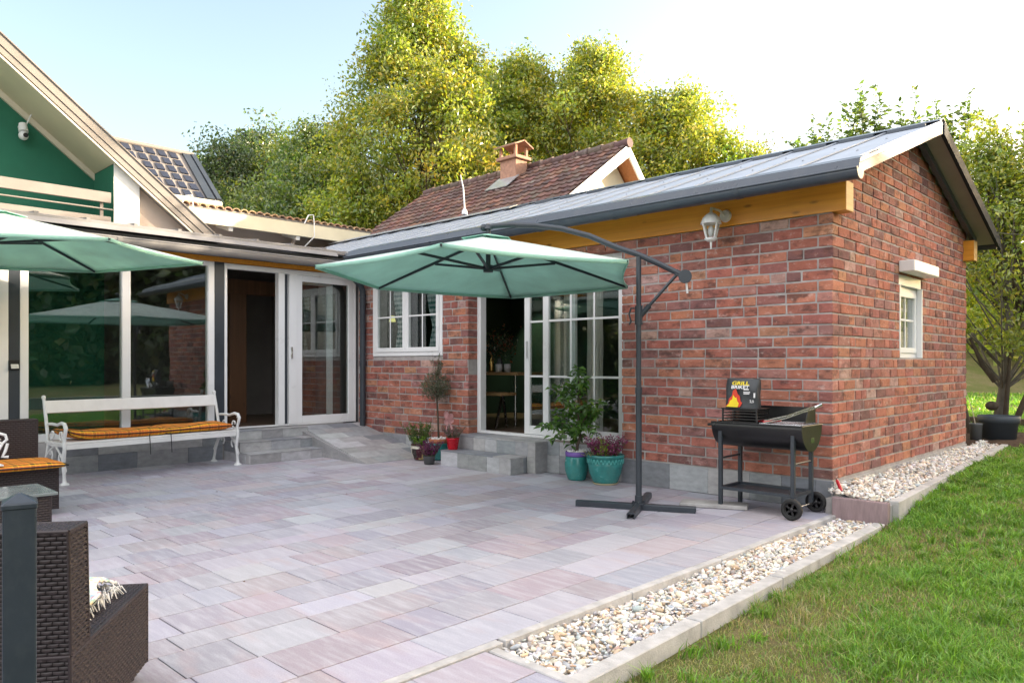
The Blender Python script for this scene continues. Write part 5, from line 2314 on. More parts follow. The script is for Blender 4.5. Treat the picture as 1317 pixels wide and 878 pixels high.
def wbox(name, parent, O_, ex, ey, ez, faces='fblrt', cw=.03, chh=.0125):
    """wicker covered block from corner O_, edge vectors; faces: f(-ey) b(+ey) l(-ex) r(+ex) t(+ez)"""
    b = MB()
    O_, ex, ey, ez = Vector(O_), Vector(ex), Vector(ey), Vector(ez)
    if 'f' in faces:
        wicker(b, O_, ex, ez, -ey, cw, chh)
    if 'b' in faces:
        wicker(b, O_ + ey, ex, ez, ey, cw, chh)
    if 'l' in faces:
        wicker(b, O_, ey, ez, -ex, cw, chh)
    if 'r' in faces:
        wicker(b, O_ + ex, ey, ez, ex, cw, chh)
    if 't' in faces:
        wicker(b, O_ + ez, ex, ey, ez, cw, chh)
    b.mi = 1
    i_ = .006
    a = O_ + ex.normalized() * i_ + ey.normalized() * i_ + ez.normalized() * .001
    e1, e2, e3 = ex - ex.normalized() * 2 * i_, ey - ey.normalized() * 2 * i_, ez - ez.normalized() * i_ * 1.2
    vs = [a, a + e1, a + e1 + e2, a + e2, a + e3, a + e1 + e3, a + e1 + e2 + e3, a + e2 + e3]
    b.add(vs, [(0, 3, 2, 1), (4, 5, 6, 7), (0, 1, 5, 4), (1, 2, 6, 5), (2, 3, 7, 6), (3, 0, 4, 7)])
    # rounded corner strands
    b.mi = 0
    T = O_ + ez
    for p, q in ((T, T + ex), (T + ey, T + ex + ey), (T, T + ey), (T + ex, T + ex + ey), (O_, T), (O_ + ex, T + ex), (O_ + ey, T + ey), (O_ + ex + ey, T + ex + ey)):
        b.tube([p, q], .006, 6)
    return b.build(name, [M['wicker'], M['wickerdark']], parent)


e = Vector((.81, -.586, 0)).normalized()     # towards the chair back
wv = Vector((-.586, -.81, 0)).normalized()   # across its width
F0 = Vector((-.665, -5.262, .055))
t = thing('wicker_armchair', 'dark brown wicker chair seen from behind with a white throw on its seat', 'chair', (-.6, -5.7, 0))
wbox('seat', t, F0, e * .74, wv * .62, Vector((0, 0, .305)), 'flrt', .032, .0135)
wbox('backrest', t, F0 + e * .60 + Vector((0, 0, .306)), e * .135, wv * .62, Vector((0, 0, .375)) + e * .02, 'fblrt', .032, .0135)
for a in (.04, .68):
    for c in (.05, .57):
        b = MB()
        q = F0 + e * a + wv * c
        b.tube([(q.x, q.y, .002), (q.x, q.y, .056)], [.016, .022], 10)
        b.build('foot', M['blackmatt'], t)
# fringed throw on the seat
def throw_blanket():
    rs_ = np.random.default_rng(8)
    t2 = thing('throw_blanket', 'white fringed throw with pastel flecks on the wicker chair seat', 'blanket', F0 + e * .3 + Vector((0, 0, .31)))
    V, F, Cc = [], [], []
    nu, nv = 40, 46
    base = F0 + e * .10 + wv * .085 + Vector((0, 0, .315))
    for i in range(nu + 1):
        for j in range(nv + 1):
            u, v = i / nu, j / nv
            p = base + e * (.47 * u) + wv * (.48 * v + .03 * math.sin(u * 9))
            z = .020 + .022 * abs(math.sin(u * 9 + v * 4)) + .012 * math.sin(v * 15 + u * 5) + .008 * rs_.random()
            if u > .86:
                z += (u - .86) * 1.2
            V.append((p.x, p.y, base.z + z))
    for i in range(nu):
        for j in range(nv):
            a = i * (nv + 1) + j
            F.append((a, a + nv + 1, a + nv + 2, a + 1))
            Cc.append(rs_.choice([0, 0, 0, 0, 0, 0, 1, 2, 3, 4]))
    pc = np.array([(.74, .74, .72), (.38, .55, .62), (.62, .38, .40), (.45, .60, .48), (.70, .62, .42)])
    o = np_mesh('cloth', V, F, M['blanket'], t2, pc[Cc], True)
    m2 = o.modifiers.new('thick', 'SOLIDIFY')
    m2.thickness = .008
    b = MB()
    for k in range(120):
        u = rng.random()
        if k < 78:
            p = base + e * (.47 * u) + wv * rng.uniform(-.02, .03)
            d = -wv * rng.uniform(.012, .035) + e * rng.uniform(-.025, .025)
        else:
            p = base + wv * (.48 * u) + e * rng.uniform(-.01, .02)
            d = -e * rng.uniform(.015, .04) + wv * rng.uniform(-.03, .03)
        p = p + Vector((0, 0, rng.uniform(.012, .03)))
        b.col = jit((.74, .73, .70), .08, .1)
        q = p + d * .5 + Vector((0, 0, rng.uniform(.002, .018)))
        r_ = p + d
        r_.z = F0.z + .312 + rng.uniform(.0, .012)
        b.tube([p, q, r_], [.0034, .0028, .0016], 5)
    b.build('fringe', M['blanket'], t2)


throw_blanket()
t = thing('wicker_sofa', 'dark wicker sofa with a plaid cushion left of the white bench', 'sofa', (-4.8, -5.4, 0))
wbox('seat', t, (-5.10, -6.3, .05), Vector((.63, 0, 0)), Vector((0, 1.72, 0)), Vector((0, 0, .33)), 'rb', .036, .018)
wbox('backrest', t, (-5.10, -6.3, .381), Vector((.14, 0, 0)), Vector((0, 1.69, 0)), Vector((0, 0, .37)), 'rbt', .036, .018)
cushion('seat_cushion', 'orange plaid cushion on the wicker sofa', (-4.34, -6.2, .388), R(90), 1.66, .60, .06, seed=5)
t = thing('wicker_table', 'low wicker table with a greyish glass top behind the dark fence post', 'table', (-3.2, -5.3, 0))
wbox('base', t, (-3.44, -5.60, .02), Vector((.42, 0, 0)), Vector((0, .60, 0)), Vector((0, 0, .365)), 'rb', .034, .016)
b = MB()
b.box(-3.475, -2.99, -5.64, -4.965, .392, .412)
b.build('table_top', M['frosted'], t, bevel=.004)
t = thing('scroll_ornament', 'white scrolled iron ornament at the picture edge in front of the sofa back', 'ornament', (-4.55, -4.95, .43))
b = MB()
OX, OY = -4.40, -4.98
for (pts) in ([(-.22, .20), (-.12, .23), (-.03, .245), (.02, .225), (.03, .19), (.0, .16), (-.03, .18), (-.015, .20)], [(.0, .16), (-.03, .10), (-.045, .03), (-.05, .0)], [(.035, .16), (.02, .10), (.0, .06), (.04, .055)], [(-.22, .02), (-.1, .05), (-.045, .03)], [(-.22, .2), (-.22, .0)]):
    b.tube([(OX, OY + y, .455 + z) for y, z in pts], .011, 8)
b.build('scroll', M['ironpaint'], t)
b = MB()
b.box(OX - .05, OX + .05, OY - .25, OY + .0, .448, .457)
b.build('base', M['ironpaint'], t)

# fence post at the very front
t = thing('fence_post', 'slate grey square fence post with a pyramid cap close to the camera', 'post', (.45, -5.94, -.1))
vd = Vector((-1.170, .259, 0)).normalized()
c_ = Vector((2.4286 - 1.170 * 1.69, -6.3775 + .259 * 1.69, 0))
rotp = math.atan2(vd.y, vd.x) - PI / 2
b = MB()
b.M = Matrix.Translation(c_) @ Matrix.Rotation(rotp, 4, 'Z')
b.box(-.0325, .0325, -.0325, .0325, -.1, .918)
b.build('shaft', M['post'], t, bevel=.004, seg=2)
b = MB()
b.M = Matrix.Translation(c_) @ Matrix.Rotation(rotp, 4, 'Z')
h = .035
b.add([(-h, -h, .908), (h, -h, .908), (h, h, .908), (-h, h, .908), (-h, -h, .922), (h, -h, .922), (h, h, .922), (-h, h, .922), (0, 0, .944)],
      [(0, 3, 2, 1), (0, 1, 5, 4), (1, 2, 6, 5), (2, 3, 7, 6), (3, 0, 4, 7), (4, 5, 8), (5, 6, 8), (6, 7, 8), (7, 4, 8)])
b.build('cap', M['post'], t, bevel=.003)

# ------------------------------------------------------------------ grill
t = thing('barrel_grill', 'black barrel charcoal grill on legs with two wheels by the brick corner', 'grill', (-.4, -.39, 0))
BX0, BX1, BY, BZ, BRr = -.80, -.015, -.39, .735, .20
b = MB()
n = 18
vs = []
for xx in (BX0, BX1):
    for i in range(n + 1):
        a = PI + PI * i / n
        vs.append((xx, BY + BRr * math.cos(a), BZ + BRr * 1.06 * math.sin(a)))
for xx in (BX0 + .003, BX1 - .003):
    for i in range(n + 1):
        a = PI + PI * i / n
        vs.append((xx, BY + (BRr - .004) * math.cos(a), BZ + (BRr - .004) * 1.06 * math.sin(a)))
m_ = n + 1
fs = [(i, i + 1, m_ + i + 1, m_ + i) for i in range(n)] + [(2 * m_ + i, 3 * m_ + i, 3 * m_ + i + 1, 2 * m_ + i + 1) for i in range(n)]
fs += [(0, m_, 3 * m_, 2 * m_), (n, 2 * m_ + n, 3 * m_ + n, m_ + n)]
b.add(vs, fs, True)
b.add(vs[:m_], [tuple(range(m_))])
b.add(vs[m_:2 * m_], [tuple(range(m_))])
b.add(vs[2 * m_:3 * m_], [tuple(range(m_))])
b.add(vs[3 * m_:], [tuple(range(m_))])
b.tube([(BX0, BY - BRr, BZ), (BX1, BY - BRr, BZ)], .007, 8)
b.tube([(BX1 + .002, BY - BRr, BZ), (BX1 + .002, BY + BRr, BZ)], .006, 8)
body = b.build('body', M['black'], t)
b = MB()
for q in range(4):
    b.box(BX1 + .0005, BX1 + .004, BY - .03 + q * .018, BY - .022 + q * .018, BZ - .14, BZ - .10)
b.build('vent', M['stainless'], body)
b = MB()
b.tube([(BX0 - .06, BY - .14, BZ - .03), (BX0 - .06, BY - .02, BZ - .03)], .012, 8)
b.tube([(BX0 - .06, BY - .13, BZ - .03), (BX0 + .0, BY - .13, BZ - .03)], .006, 6)
b.tube([(BX0 - .06, BY - .03, BZ - .03), (BX0 + .0, BY - .03, BZ - .03)], .006, 6)
b.build('handle', M['blackmatt'], t)
b = MB()      # wind shield, rising towards the back
b.box(BX0 + .06, BX1 - .05, BY + BRr - .012, BY + BRr - .006, BZ - .02, BZ + .135)
b.prism([(BY - .02, BZ), (BY + BRr - .013, BZ), (BY + BRr - .013, BZ + .135), (BY + .06, BZ + .135)], 'x', BX1 - .056, BX1 - .05)
b.build('wind_shield', M['black'], t)
b = MB()      # notched rack with a grate on the left, main grate lower on the right
for q in range(5):
    b.box(BX0 + .085, BX0 + .40, BY - .17, BY + .05, BZ + .005 + q * .024, BZ + .013 + q * .024)
for (px, py) in ((BX0 + .09, BY - .165), (BX0 + .395, BY - .165), (BX0 + .09, BY + .045), (BX0 + .395, BY + .045)):
    b.box(px - .006, px + .006, py - .006, py + .006, BZ - .05, BZ + .115)
b.box(BX0 + .08, BX0 + .41, BY - .175, BY + .055, BZ + .115, BZ + .122)
b.build('rack', M['black'], t)
b = MB()
for q in range(22):
    y = BY - .17 + q * .0165
    b.tube([(BX0 + .42, y, BZ + .006), (BX1 - .02, y, BZ + .006)], .003, 5)
for xx in (BX0 + .43, BX1 - .03):
    b.tube([(xx, BY - .18, BZ + .004), (xx, BY + .18, BZ + .004)], .004, 5)
b.build('grate', M['stainless'], t)
lx = (-.725, -.095)
for px, py, zb in ((lx[0], BY - .175, .002), (lx[0], BY + .175, .002), (lx[1], BY - .175, .075), (lx[1], BY + .175, .075)):
    b = MB()
    b.box(px - .016, px + .016, py - .016, py + .016, zb, .66)
    b.build('leg', M['steel'], t, bevel=.003)
b = MB()
for py in (BY - .175, BY + .175):
    b.box(lx[0] + .016, lx[1] - .016, py - .012, py + .012, .165, .19)
for px in lx:
    b.box(px - .012, px + .012, BY - .159, BY + .159, .166, .191)
    b.tube([(px, BY - .16, .43), (px, BY + .16, .43)], .009, 8)
b.box(lx[0] + .017, lx[1] - .017, BY - .162, BY + .162, .168, .172)
b.build('shelf', M['steel'], t)
b = MB()
b.tube([(lx[1] + .02, BY - .25, .085), (lx[1] + .02, BY + .235, .085)], .007, 8)
b.build('axle', M['stainless'], t)
for wy_ in (BY - .245, BY + .225):
    b = MB()
    b.M = Matrix.Translation((lx[1] + .02, wy_, .085)) @ Matrix.Rotation(PI / 2, 4, 'X')
    b.lathe([(.055, -.02), (.078, -.022), (.084, -.012), (.084, .012), (.078, .022), (.055, .02), (.055, -.02)], (0, 0, 0), 32)
    wl = b.build('wheel', M['blackmatt'], t)
    b = MB()
    b.M = Matrix.Translation((lx[1] + .02, wy_, .085)) @ Matrix.Rotation(PI / 2, 4, 'X')
    b.lathe([(.0, -.017), (.018, -.017), (.018, .017), (0, .017)], (0, 0, 0), 16)
    for q in range(5):
        a = q * 2 * PI / 5
        b.beam((.01 * math.cos(a), .01 * math.sin(a), 0), (.057 * math.cos(a), .057 * math.sin(a), 0), .016, .02)
    b.lathe([(.048, -.012), (.056, -.012), (.056, .012), (.048, .012), (.048, -.012)], (0, 0, 0), 28)
    b.build('rim', M['black'], wl)


def text_obj(body, size, mt, parent, mtx, name='print', sx=1.):
    cu_ = bpy.data.curves.new(name, 'FONT')
    cu_.body = body
    cu_.size = size
    cu_.extrude = .0006
    cu_.offset = size * .022
    cu_.align_x = 'CENTER'
    tmp = bpy.data.objects.new('tmp', cu_)
    COL.objects.link(tmp)
    dg = bpy.context.evaluated_depsgraph_get()
    me = bpy.data.meshes.new_from_object(tmp.evaluated_get(dg))
    bpy.data.objects.remove(tmp)
    me.transform(mtx @ Matrix.Diagonal((sx, 1, 1, 1)))
    off_ = Vector((0, 0, 0))
    q = parent
    while q is not None:
        off_ += q.location
        q = q.parent
    me.transform(Matrix.Translation(-off_))
    me.materials.clear()
    me.materials.append(mt)
    o = bpy.data.objects.new(name, me)
    COL.objects.link(o)
    o.parent = parent
    return o


# charcoal bag on the rack
t = thing('charcoal_bag', 'black paper charcoal bag with a flame print standing on the grill rack', 'bag', (-.565, -.47, .858))
BW_, BD_, BH_ = .28, .12, .245
MBg = Matrix.Translation((-.565, -.475, .858)) @ Matrix.Rotation(.10, 4, 'Z')
V, F = [], []
nu, nv = 28, 16
rs = np.random.default_rng(4)
for j in range(nv + 1):
    z = j / nv
    pinch = 1 - .55 * max(0, (z - .62) / .38) ** 1.6
    for i in range(nu):
        a = 2 * PI * i / nu
        cx, sy = math.cos(a), math.sin(a)
        k = (abs(cx) ** 5 + abs(sy) ** 5) ** (-1 / 5)
        wx_ = BW_ / 2 * cx * k * (1 + .02 * math.sin(z * 9 + a * 2))
        wy_ = BD_ / 2 * sy * k * pinch * (1 + .10 * math.sin(z * 7 + a * 3))
        p = MBg @ Vector((wx_, wy_ + .01 * z, z * BH_ + .006 * math.sin(a * 3) * z))
        V.append(p)
for j in range(nv):
    for i in range(nu):
        F.append((j * nu + i, j * nu + (i + 1) % nu, (j + 1) * nu + (i + 1) % nu, (j + 1) * nu + i))
bagm = MB()
bagm.add(V, F, True)
bagm.add(V[-nu:], [tuple(range(nu))])
bagm.add(V[:nu], [tuple(range(nu))])
sack = bagm.build('sack', M['bag'], t)


def front(x, z, o=.006):
    """point on the bag's front face"""
    pinch = 1 - .55 * max(0, (z / BH_ - .62) / .38) ** 1.6
    return MBg @ Vector((x, -BD_ / 2 * pinch * 1.10 + .01 * z / BH_ - o, z))


FRM = MBg @ Matrix.Translation((0, -.068, 0)) @ Matrix.Rotation(R(90), 4, 'X')
FRT = MBg @ Matrix.Translation((0, -.070, .175)) @ Matrix.Rotation(R(66), 4, 'X')
text_obj('GRILL', .046, M['yellow'], sack, FRT @ Matrix.Translation((.0, .022, 0)), sx=1.25)
text_obj('BRIKET', .042, M['printwhite'], sack, FRT @ Matrix.Translation((.0, -.012, 0)), sx=1.15)
text_obj('2,5', .030, M['printwhite'], sack, FRM @ Matrix.Translation((.10, .05, .001)))
for (pts, mt, o_, nm) in (([(-.125, .012), (-.10, .04), (-.095, .075), (-.07, .10), (-.06, .145), (-.035, .165), (-.02, .12), (.0, .10), (.005, .06), (.02, .045), (.0, .010)], M['red'], .0072, 'flame_red'),
                     ([(-.118, .010), (-.095, .035), (-.085, .06), (-.065, .075), (-.058, .11), (-.04, .085), (-.03, .09), (-.02, .055), (-.008, .04), (-.018, .008)], M['yellow'], .0085, 'flame_yellow')):
    b = MB()
    cxm = sum(p[0] for p in pts) / len(pts)
    czm = sum(p[1] for p in pts) / len(pts)
    vs = [front(x, z, o_ + .004) for x, z in pts] + [front(cxm, czm, o_ + .004)]
    k = len(pts)
    b.add(vs, [(i, (i + 1) % k, k) for i in range(k)])
    o = b.build(nm, mt, sack)
    o.modifiers.new('thick', 'SOLIDIFY').thickness = .0006
b = MB()
for (x0, x1, z0, z1) in ((.03, .075, .152, .163), (.028, .085, .13, .139), (.03, .08, .118, .126), (.115, .13, .09, .13)):
    b.add([front(x0, z0, .009), front(x1, z0, .009), front(x1, z1, .009), front(x0, z1, .009)], [(0, 1, 2, 3)])
o = b.build('small_print', M['printwhite'], sack)
o.modifiers.new('thick', 'SOLIDIFY').thickness = .0006

# tongs and forks on the grate
t = thing('grill_tongs', 'steel grill tongs lying across the grate and sticking out to the right', 'tongs', (-.2, -.45, .76))
b = MB()
for s in (-.012, .012):
    pts = [(-.36, -.52, .752), (-.18, -.49, .80), (-.05, -.455, .855), (.045, -.43, .892)]
    for i in range(3):
        p0, p1 = Vector(pts[i]) + Vector((0, s * 1.6, s * .8)), Vector(pts[i + 1]) + Vector((0, s * 1.6, s * .8))
        b.beam(p0, p1, .034, .010)
b.tube([(.035, -.455, .885), (.075, -.43, .907), (.06, -.395, .90), (.03, -.405, .89)], .013, 8)
b.build('arms', M['stainless'], t)
b = MB()
b.beam((-.36, -.53, .750), (-.22, -.505, .772), .03, .016)
b.build('grip', M['redplastic'], t, bevel=.003)
t = thing('grill_spatula', 'steel grill spatula with a red handle lying beside the tongs', 'spatula', (-.35, -.42, .75))
b = MB()
b.beam((-.40, -.43, .752), (-.19, -.36, .81), .014, .005)
b.beam((-.19, -.36, .81), (-.07, -.32, .845), .06, .004)
b.build('blade', M['stainless'], t)
b = MB()
b.beam((-.46, -.45, .748), (-.38, -.424, .756), .024, .016)
b.build('grip', M['redplastic'], t, bevel=.003)

# trowel leaning in the corner pebbles
t = thing('hand_trowel', 'hand tool with a red handle stuck in the pebbles at the brick corner', 'trowel', (.11, -.06, .17))
b = MB()
b.tube([(.045, -.03, .262), (.06, -.045, .245), (.10, -.085, .195), (.108, -.093, .185)], [.011, .015, .014, .009], 10)
b.build('grip', M['redplastic'], t)
b = MB()
b.tube([(.108, -.093, .185), (.125, -.11, .165)], .006, 8)
b.beam((.125, -.11, .166), (.17, -.15, .15), .045, .003)
b.tube([(.045, -.03, .262), (.036, -.022, .272)], .006, 8)
b.build('blade', M['anthracite'], t)

# ------------------------------------------------------------------ potted plants
def pot(parent, c, prof, mt, n=32):
    b = MB()
    b.lathe(prof, c, n)
    return b.build('pot', mt, parent)


def soil_disc(parent, c, r, z, mt=None, name='soil'):
    b = MB()
    b.lathe([(r, z), (r * .5, z + .008), (0, z + .01)], c, 20)
    return b.build(name, mt or M['soil'], parent)


def white_stones(parent, c, r, z, seed, n=60):
    rs_ = np.random.default_rng(seed)
    a = rs_.uniform(0, 2 * PI, n)
    q = r * np.sqrt(rs_.random(n))
    pts_ = np.stack([c[0] + q * np.cos(a), c[1] + q * np.sin(a), c[2] + z + rs_.uniform(0, .025, n)], 1)
    rr = rs_.uniform(.010, .02, n)
    v = IC1V[None] * rr[:, None, None] * (1 + rs_.normal(size=(n, len(IC1V), 1)) * .08) + pts_[:, None]
    f = IC1F[None] + (np.arange(n) * len(IC1V))[:, None, None]
    return np_mesh('white_stones', v.reshape(-1, 3), f.reshape(-1, 3), M['pebble'], parent, np.repeat(pal(rs_, n, [(.72, .71, .69)], [1], .08), len(IC1F), 0), True)


def sprigs(parent, name, c, n, r, h, cols, wts, seed, spread=.55, leafs=22, lsize=.018, mt='needle', stem=(.10, .13, .05), hmin=.55):
    """upright heather-like shoots from a pot"""
    rs_ = np.random.default_rng(seed)
    P, D, SZ = [], [], []
    st = MB()
    st.col = stem
    for k in range(n):
        a = rs_.uniform(0, 2 * PI)
        q = r * math.sqrt(rs_.random())
        b0 = Vector((c[0] + q * .8 * math.cos(a), c[1] + q * .8 * math.sin(a), c[2]))
        hh = h * rs_.uniform(hmin, 1)
        lean = spread * q / r * rs_.uniform(.5, 1.2)
        tip = b0 + Vector((math.cos(a) * lean * hh + rs_.normal() * .01, math.sin(a) * lean * hh + rs_.normal() * .01, hh))
        st.tube([b0, b0.lerp(tip, .5) + Vector((0, 0, .008)), tip], [.0028, .0022, .001], 4, cap=False)
        for m_ in range(leafs):
            s = rs_.uniform(.15, 1.)
            p = b0.lerp(tip, s)
            P.append(p[:])
            b_ = rs_.uniform(0, 2 * PI)
            D.append((math.cos(b_), math.sin(b_), .7))
            SZ.append(lsize * rs_.uniform(.6, 1.2))
    sm = st.build(name + '_stems' if False else 'stems', M['needle'], parent)
    V, F = leaf_mesh(np.array(P), np.array(SZ), np.array(D), .42, .2, .3, rs_)
    return np_mesh(name, V, F, M[mt], parent, pal(rs_, len(P), cols, wts, .22))


# lemon tree
PC = (-2.60, -.20, 0.)
t = thing('lemon_tree', 'small leafy lemon tree in a turquoise pot with purple rim by the glass door', 'potted tree', PC)
pt_ = pot(t, PC, [(0, .002), (.092, .002), (.10, .02), (.125, .10), (.128, .17), (.118, .235), (.116, .245), (.112, .25), (.108, .25), (.10, .20), (0, .2)], M['turq'])
b = MB()
b.lathe([(.108, .2505), (.118, .252), (.120, .262), (.122, .295), (.118, .30), (.108, .30), (.106, .26), (.1, .24)], PC, 32)
b.build('rim_band', M['purple'], pt_)
soil_disc(t, PC, .105, .275)
white_stones(t, PC, .095, .285, 12, 46)
b = MB()
tr = [(-2.60, -.20, .27), (-2.585, -.205, .36), (-2.54, -.21, .46), (-2.56, -.21, .55), (-2.57, -.21, .68), (-2.555, -.21, .85), (-2.56, -.21, 1.0)]
b.tube(tr, [.017, .015, .014, .012, .010, .007, .004], 10)
tips = []
rs = np.random.default_rng(41)
for (z, dx, dy, dz) in ((.46, -.38, .0, .10), (.48, -.26, -.14, -.02), (.56, .18, .06, .16), (.6, -.28, .05, .18), (.62, .22, -.10, .10), (.7, -.10, -.16, .18), (.75, .20, .10, .14), (.85, -.16, .06, .16), (.86, .12, -.06, .20), (.95, -.02, .02, .16),
                        (.5, .10, -.18, .12), (.55, -.12, .16, .15), (.58, .26, .0, -.04), (.47, -.20, .1, -.10), (.66, -.36, -.04, .30), (.45, -.50, -.02, .10), (.5, -.46, .08, .24), (.58, -.44, -.10, .0), (.7, -.30, .1, .34), (.52, .28, -.05, .22)):
    k = min(range(len(tr)), key=lambda i: abs(tr[i][2] - z))
    p0 = Vector(tr[k])
    p2 = p0 + Vector((dx, dy, dz))
    p1 = p0.lerp(p2, .5) + Vector((0, 0, .05))
    b.tube([p0, p1, p2], [.007, .005, .0025], 6)
    for s in np.linspace(.25, 1, 12):
        q = (p0.lerp(p1, s * 2) if s < .5 else p1.lerp(p2, s * 2 - 1))
        tips.append(q)
b.build('trunk', M['bark'], t)
P = np.array([[*(q + Vector(rs.normal(size=3) * .018))] for q in tips for _ in range(3)])
D = rs.normal(size=(len(P), 3)) * [1, 1, .45]
D[:, 2] -= .30
V, F = leaf_mesh(P, rs.uniform(.055, .105, len(P)), D, .48, .5, .62, rs)
np_mesh('leaves', V, F, M['leaf'], t, pal(rs, len(P), [(.075, .18, .024), (.11, .25, .032), (.05, .13, .018), (.20, .33, .05)], [5, 4, 3, 1.6], .15))

# big turquoise pot with heather
PC = (-2.21, -.215, 0.)
t = thing('heather_pot', 'large turquoise pot with a zigzag relief band full of purple heather', 'potted plant', PC)
pt_ = pot(t, PC, [(0, .012), (.115, .012), (.13, .03), (.165, .12), (.178, .19), (.182, .205), (.180, .21), (.186, .275), (.195, .28), (.198, .30), (.19, .306), (.178, .30), (.17, .24), (0, .24)], M['turq'], 40)
b = MB()
for k in range(30):      # zigzag relief
    a0, a1 = 2 * PI * k / 30, 2 * PI * (k + .5) / 30
    a2 = 2 * PI * (k + 1) / 30
    r_ = .187
    for (s, e_, z0, z1) in ((a0, a1, .218, .265), (a1, a2, .265, .218)):
        b.beam((PC[0] + r_ * math.cos(s), PC[1] + r_ * math.sin(s), z0), (PC[0] + r_ * math.cos(e_), PC[1] + r_ * math.sin(e_), z1), .008, .009)
b.build('relief', M['turqlight'], pt_)
b = MB()
b.lathe([(0, .001), (.12, .001), (.135, .018), (.128, .02), (.118, .008), (0, .008)], PC, 32)
b.build('saucer', M['sand'], t)
soil_disc(t, PC, .175, .27)
HC = [(.27, .035, .15), (.36, .06, .20), (.16, .022, .09), (.42, .15, .26)]
sprigs(t, 'heather', (PC[0], PC[1], .275), 100, .165, .22, HC, [4, 3, 3, 1.5], 51, .7, 20, .026)
sprigs(t, 'green_sprig', (PC[0] + .05, PC[1] - .10, .275), 12, .04, .21, [(.30, .36, .03), (.22, .32, .03)], [2, 2], 52, .5, 22, .026)
sprigs(t, 'trailing_grass', (PC[0] - .05, PC[1] - .15, .285), 22, .07, .06, [(.16, .19, .10), (.24, .22, .13)], [2, 2], 53, 2.2, 10, .02)

# mosaic pot with herbs
PC = (-5.06, -.34, .012)
t = thing('mosaic_pot', 'round cream and maroon patterned pot with green herbs at the foot of the ramp', 'potted plant', PC)
n = 28
prof = [(.0, .0), (.075, .0), (.085, .02), (.112, .09), (.118, .14), (.108, .175), (.10, .18)]
b = MB()
vs = [(PC[0] + r_ * math.cos(2 * PI * j / n), PC[1] + r_ * math.sin(2 * PI * j / n), PC[2] + z) for r_, z in prof for j in range(n)]
MC = [(.50, .40, .16), (.06, .012, .02), (.55, .52, .44), (.035, .03, .025), (.10, .02, .02), (.42, .33, .14)]
rr = random.Random(5)
cells = {}
for i in range(len(prof) - 1):
    for j in range(n):
        b.col = cells.setdefault((i // 2, (j + i // 2) // 3), rr.choice(MC))
        b.add([vs[i * n + j], vs[i * n + (j + 1) % n], vs[(i + 1) * n + (j + 1) % n], vs[(i + 1) * n + j]], [(0, 1, 2, 3)], True)
pt_ = b.build('pot', M['mosaic'], t)
b = MB()
b.lathe([(.10, .18), (.116, .178), (.118, .196), (.105, .2), (.098, .185), (.09, .17), (0, .165)], PC, 28)
b.build('rim', mat('brown_glaze', (.05, .022, .014), .3, .1, 9), pt_)
soil_disc(t, PC, .098, .172)
sprigs(t, 'herbs', (PC[0] - .02, PC[1], .19), 60, .10, .30, [(.075, .14, .03), (.05, .10, .025), (.13, .19, .045)], [3, 3, 2], 61, .6, 26, .028)
sprigs(t, 'bright_herb', (PC[0] + .06, PC[1] - .06, .19), 14, .05, .12, [(.16, .30, .03), (.20, .34, .05)], [2, 2], 62, .7, 22, .03)

# olive topiary
PC = (-4.87, -.19, .012)
t = thing('olive_topiary', 'thin stemmed olive tree with a round clipped head and loose top shoots', 'potted tree', PC)
pot(t, PC, [(0, .0), (.085, .0), (.095, .02), (.118, .12), (.122, .19), (.126, .20), (.122, .21), (.11, .2), (.10, .17), (0, .17)], M['turq'])
b = MB()
b.lathe([(.10, .19), (.115, .212), (.122, .22), (.13, .262), (.122, .266), (.112, .262), (.108, .23)], PC, 28)
b.build('terracotta_rim', M['terracotta'], t)
soil_disc(t, PC, .112, .245)
white_stones(t, PC, .1, .25, 31, 40)
b = MB()
b.tube([(PC[0], PC[1], .25), (PC[0] - .012, PC[1], .5), (PC[0] - .03, PC[1], .72), (PC[0] - .05, PC[1], .95)], [.013, .012, .011, .008], 10)
rs = np.random.default_rng(71)
OCT = Vector((PC[0] - .055, PC[1], .935))
for k in range(26):
    d = Vector(rs.normal(size=3)).normalized()
    b.tube([OCT - Vector((0, 0, .1)), OCT + d * .17], [.004, .0015], 4)
tops = []
for k in range(9):
    a = rs.uniform(0, 2 * PI)
    tip = OCT + Vector((math.cos(a) * rs.uniform(.02, .14), math.sin(a) * .08, rs.uniform(.26, .44)))
    b.tube([OCT + Vector((0, 0, .1)), OCT.lerp(tip, .6), tip], [.003, .002, .001], 4)
    tops.append(tip)
b.build('trunk', M['bark'], t)
d = rs.normal(size=(1500, 3))
d /= np.linalg.norm(d, axis=1)[:, None]
P = np.array(OCT) + d * (.205 * rs.random((1500, 1)) ** .42) * [1, 1, .92]
for tip in tops:
    s = rs.uniform(.35, 1, 26)
    q = np.array(OCT) + (np.array(tip) - np.array(OCT)) * s[:, None] + rs.normal(size=(26, 3)) * .008
    P = np.concatenate([P, q])
V, F = leaf_mesh(P, rs.uniform(.028, .05, len(P)), rs.normal(size=P.shape) + [0, 0, .3], .26, .2, .3, rs)
np_mesh('leaves', V, F, M['leaf'], t, pal(rs, len(P), [(.085, .105, .06), (.055, .075, .038), (.16, .18, .12), (.10, .12, .05)], [4, 4, 2, 2], .18))

# purple heather in a dark pot on the paving
PC = (-4.66, -.52, 0.)
t = thing('ground_heather', 'dark purple heather in a low grey pot on the paving beside the steps', 'potted plant', PC)
pot(t, PC, [(0, .002), (.06, .002), (.075, .10), (.08, .105), (.07, .1), (0, .09)], M['greypot'])
sprigs(t, 'heather', (PC[0], PC[1], .09), 64, .085, .20, [(.17, .02, .12), (.26, .045, .18), (.10, .014, .07)], [3, 2, 3], 81, .8, 24, .024)

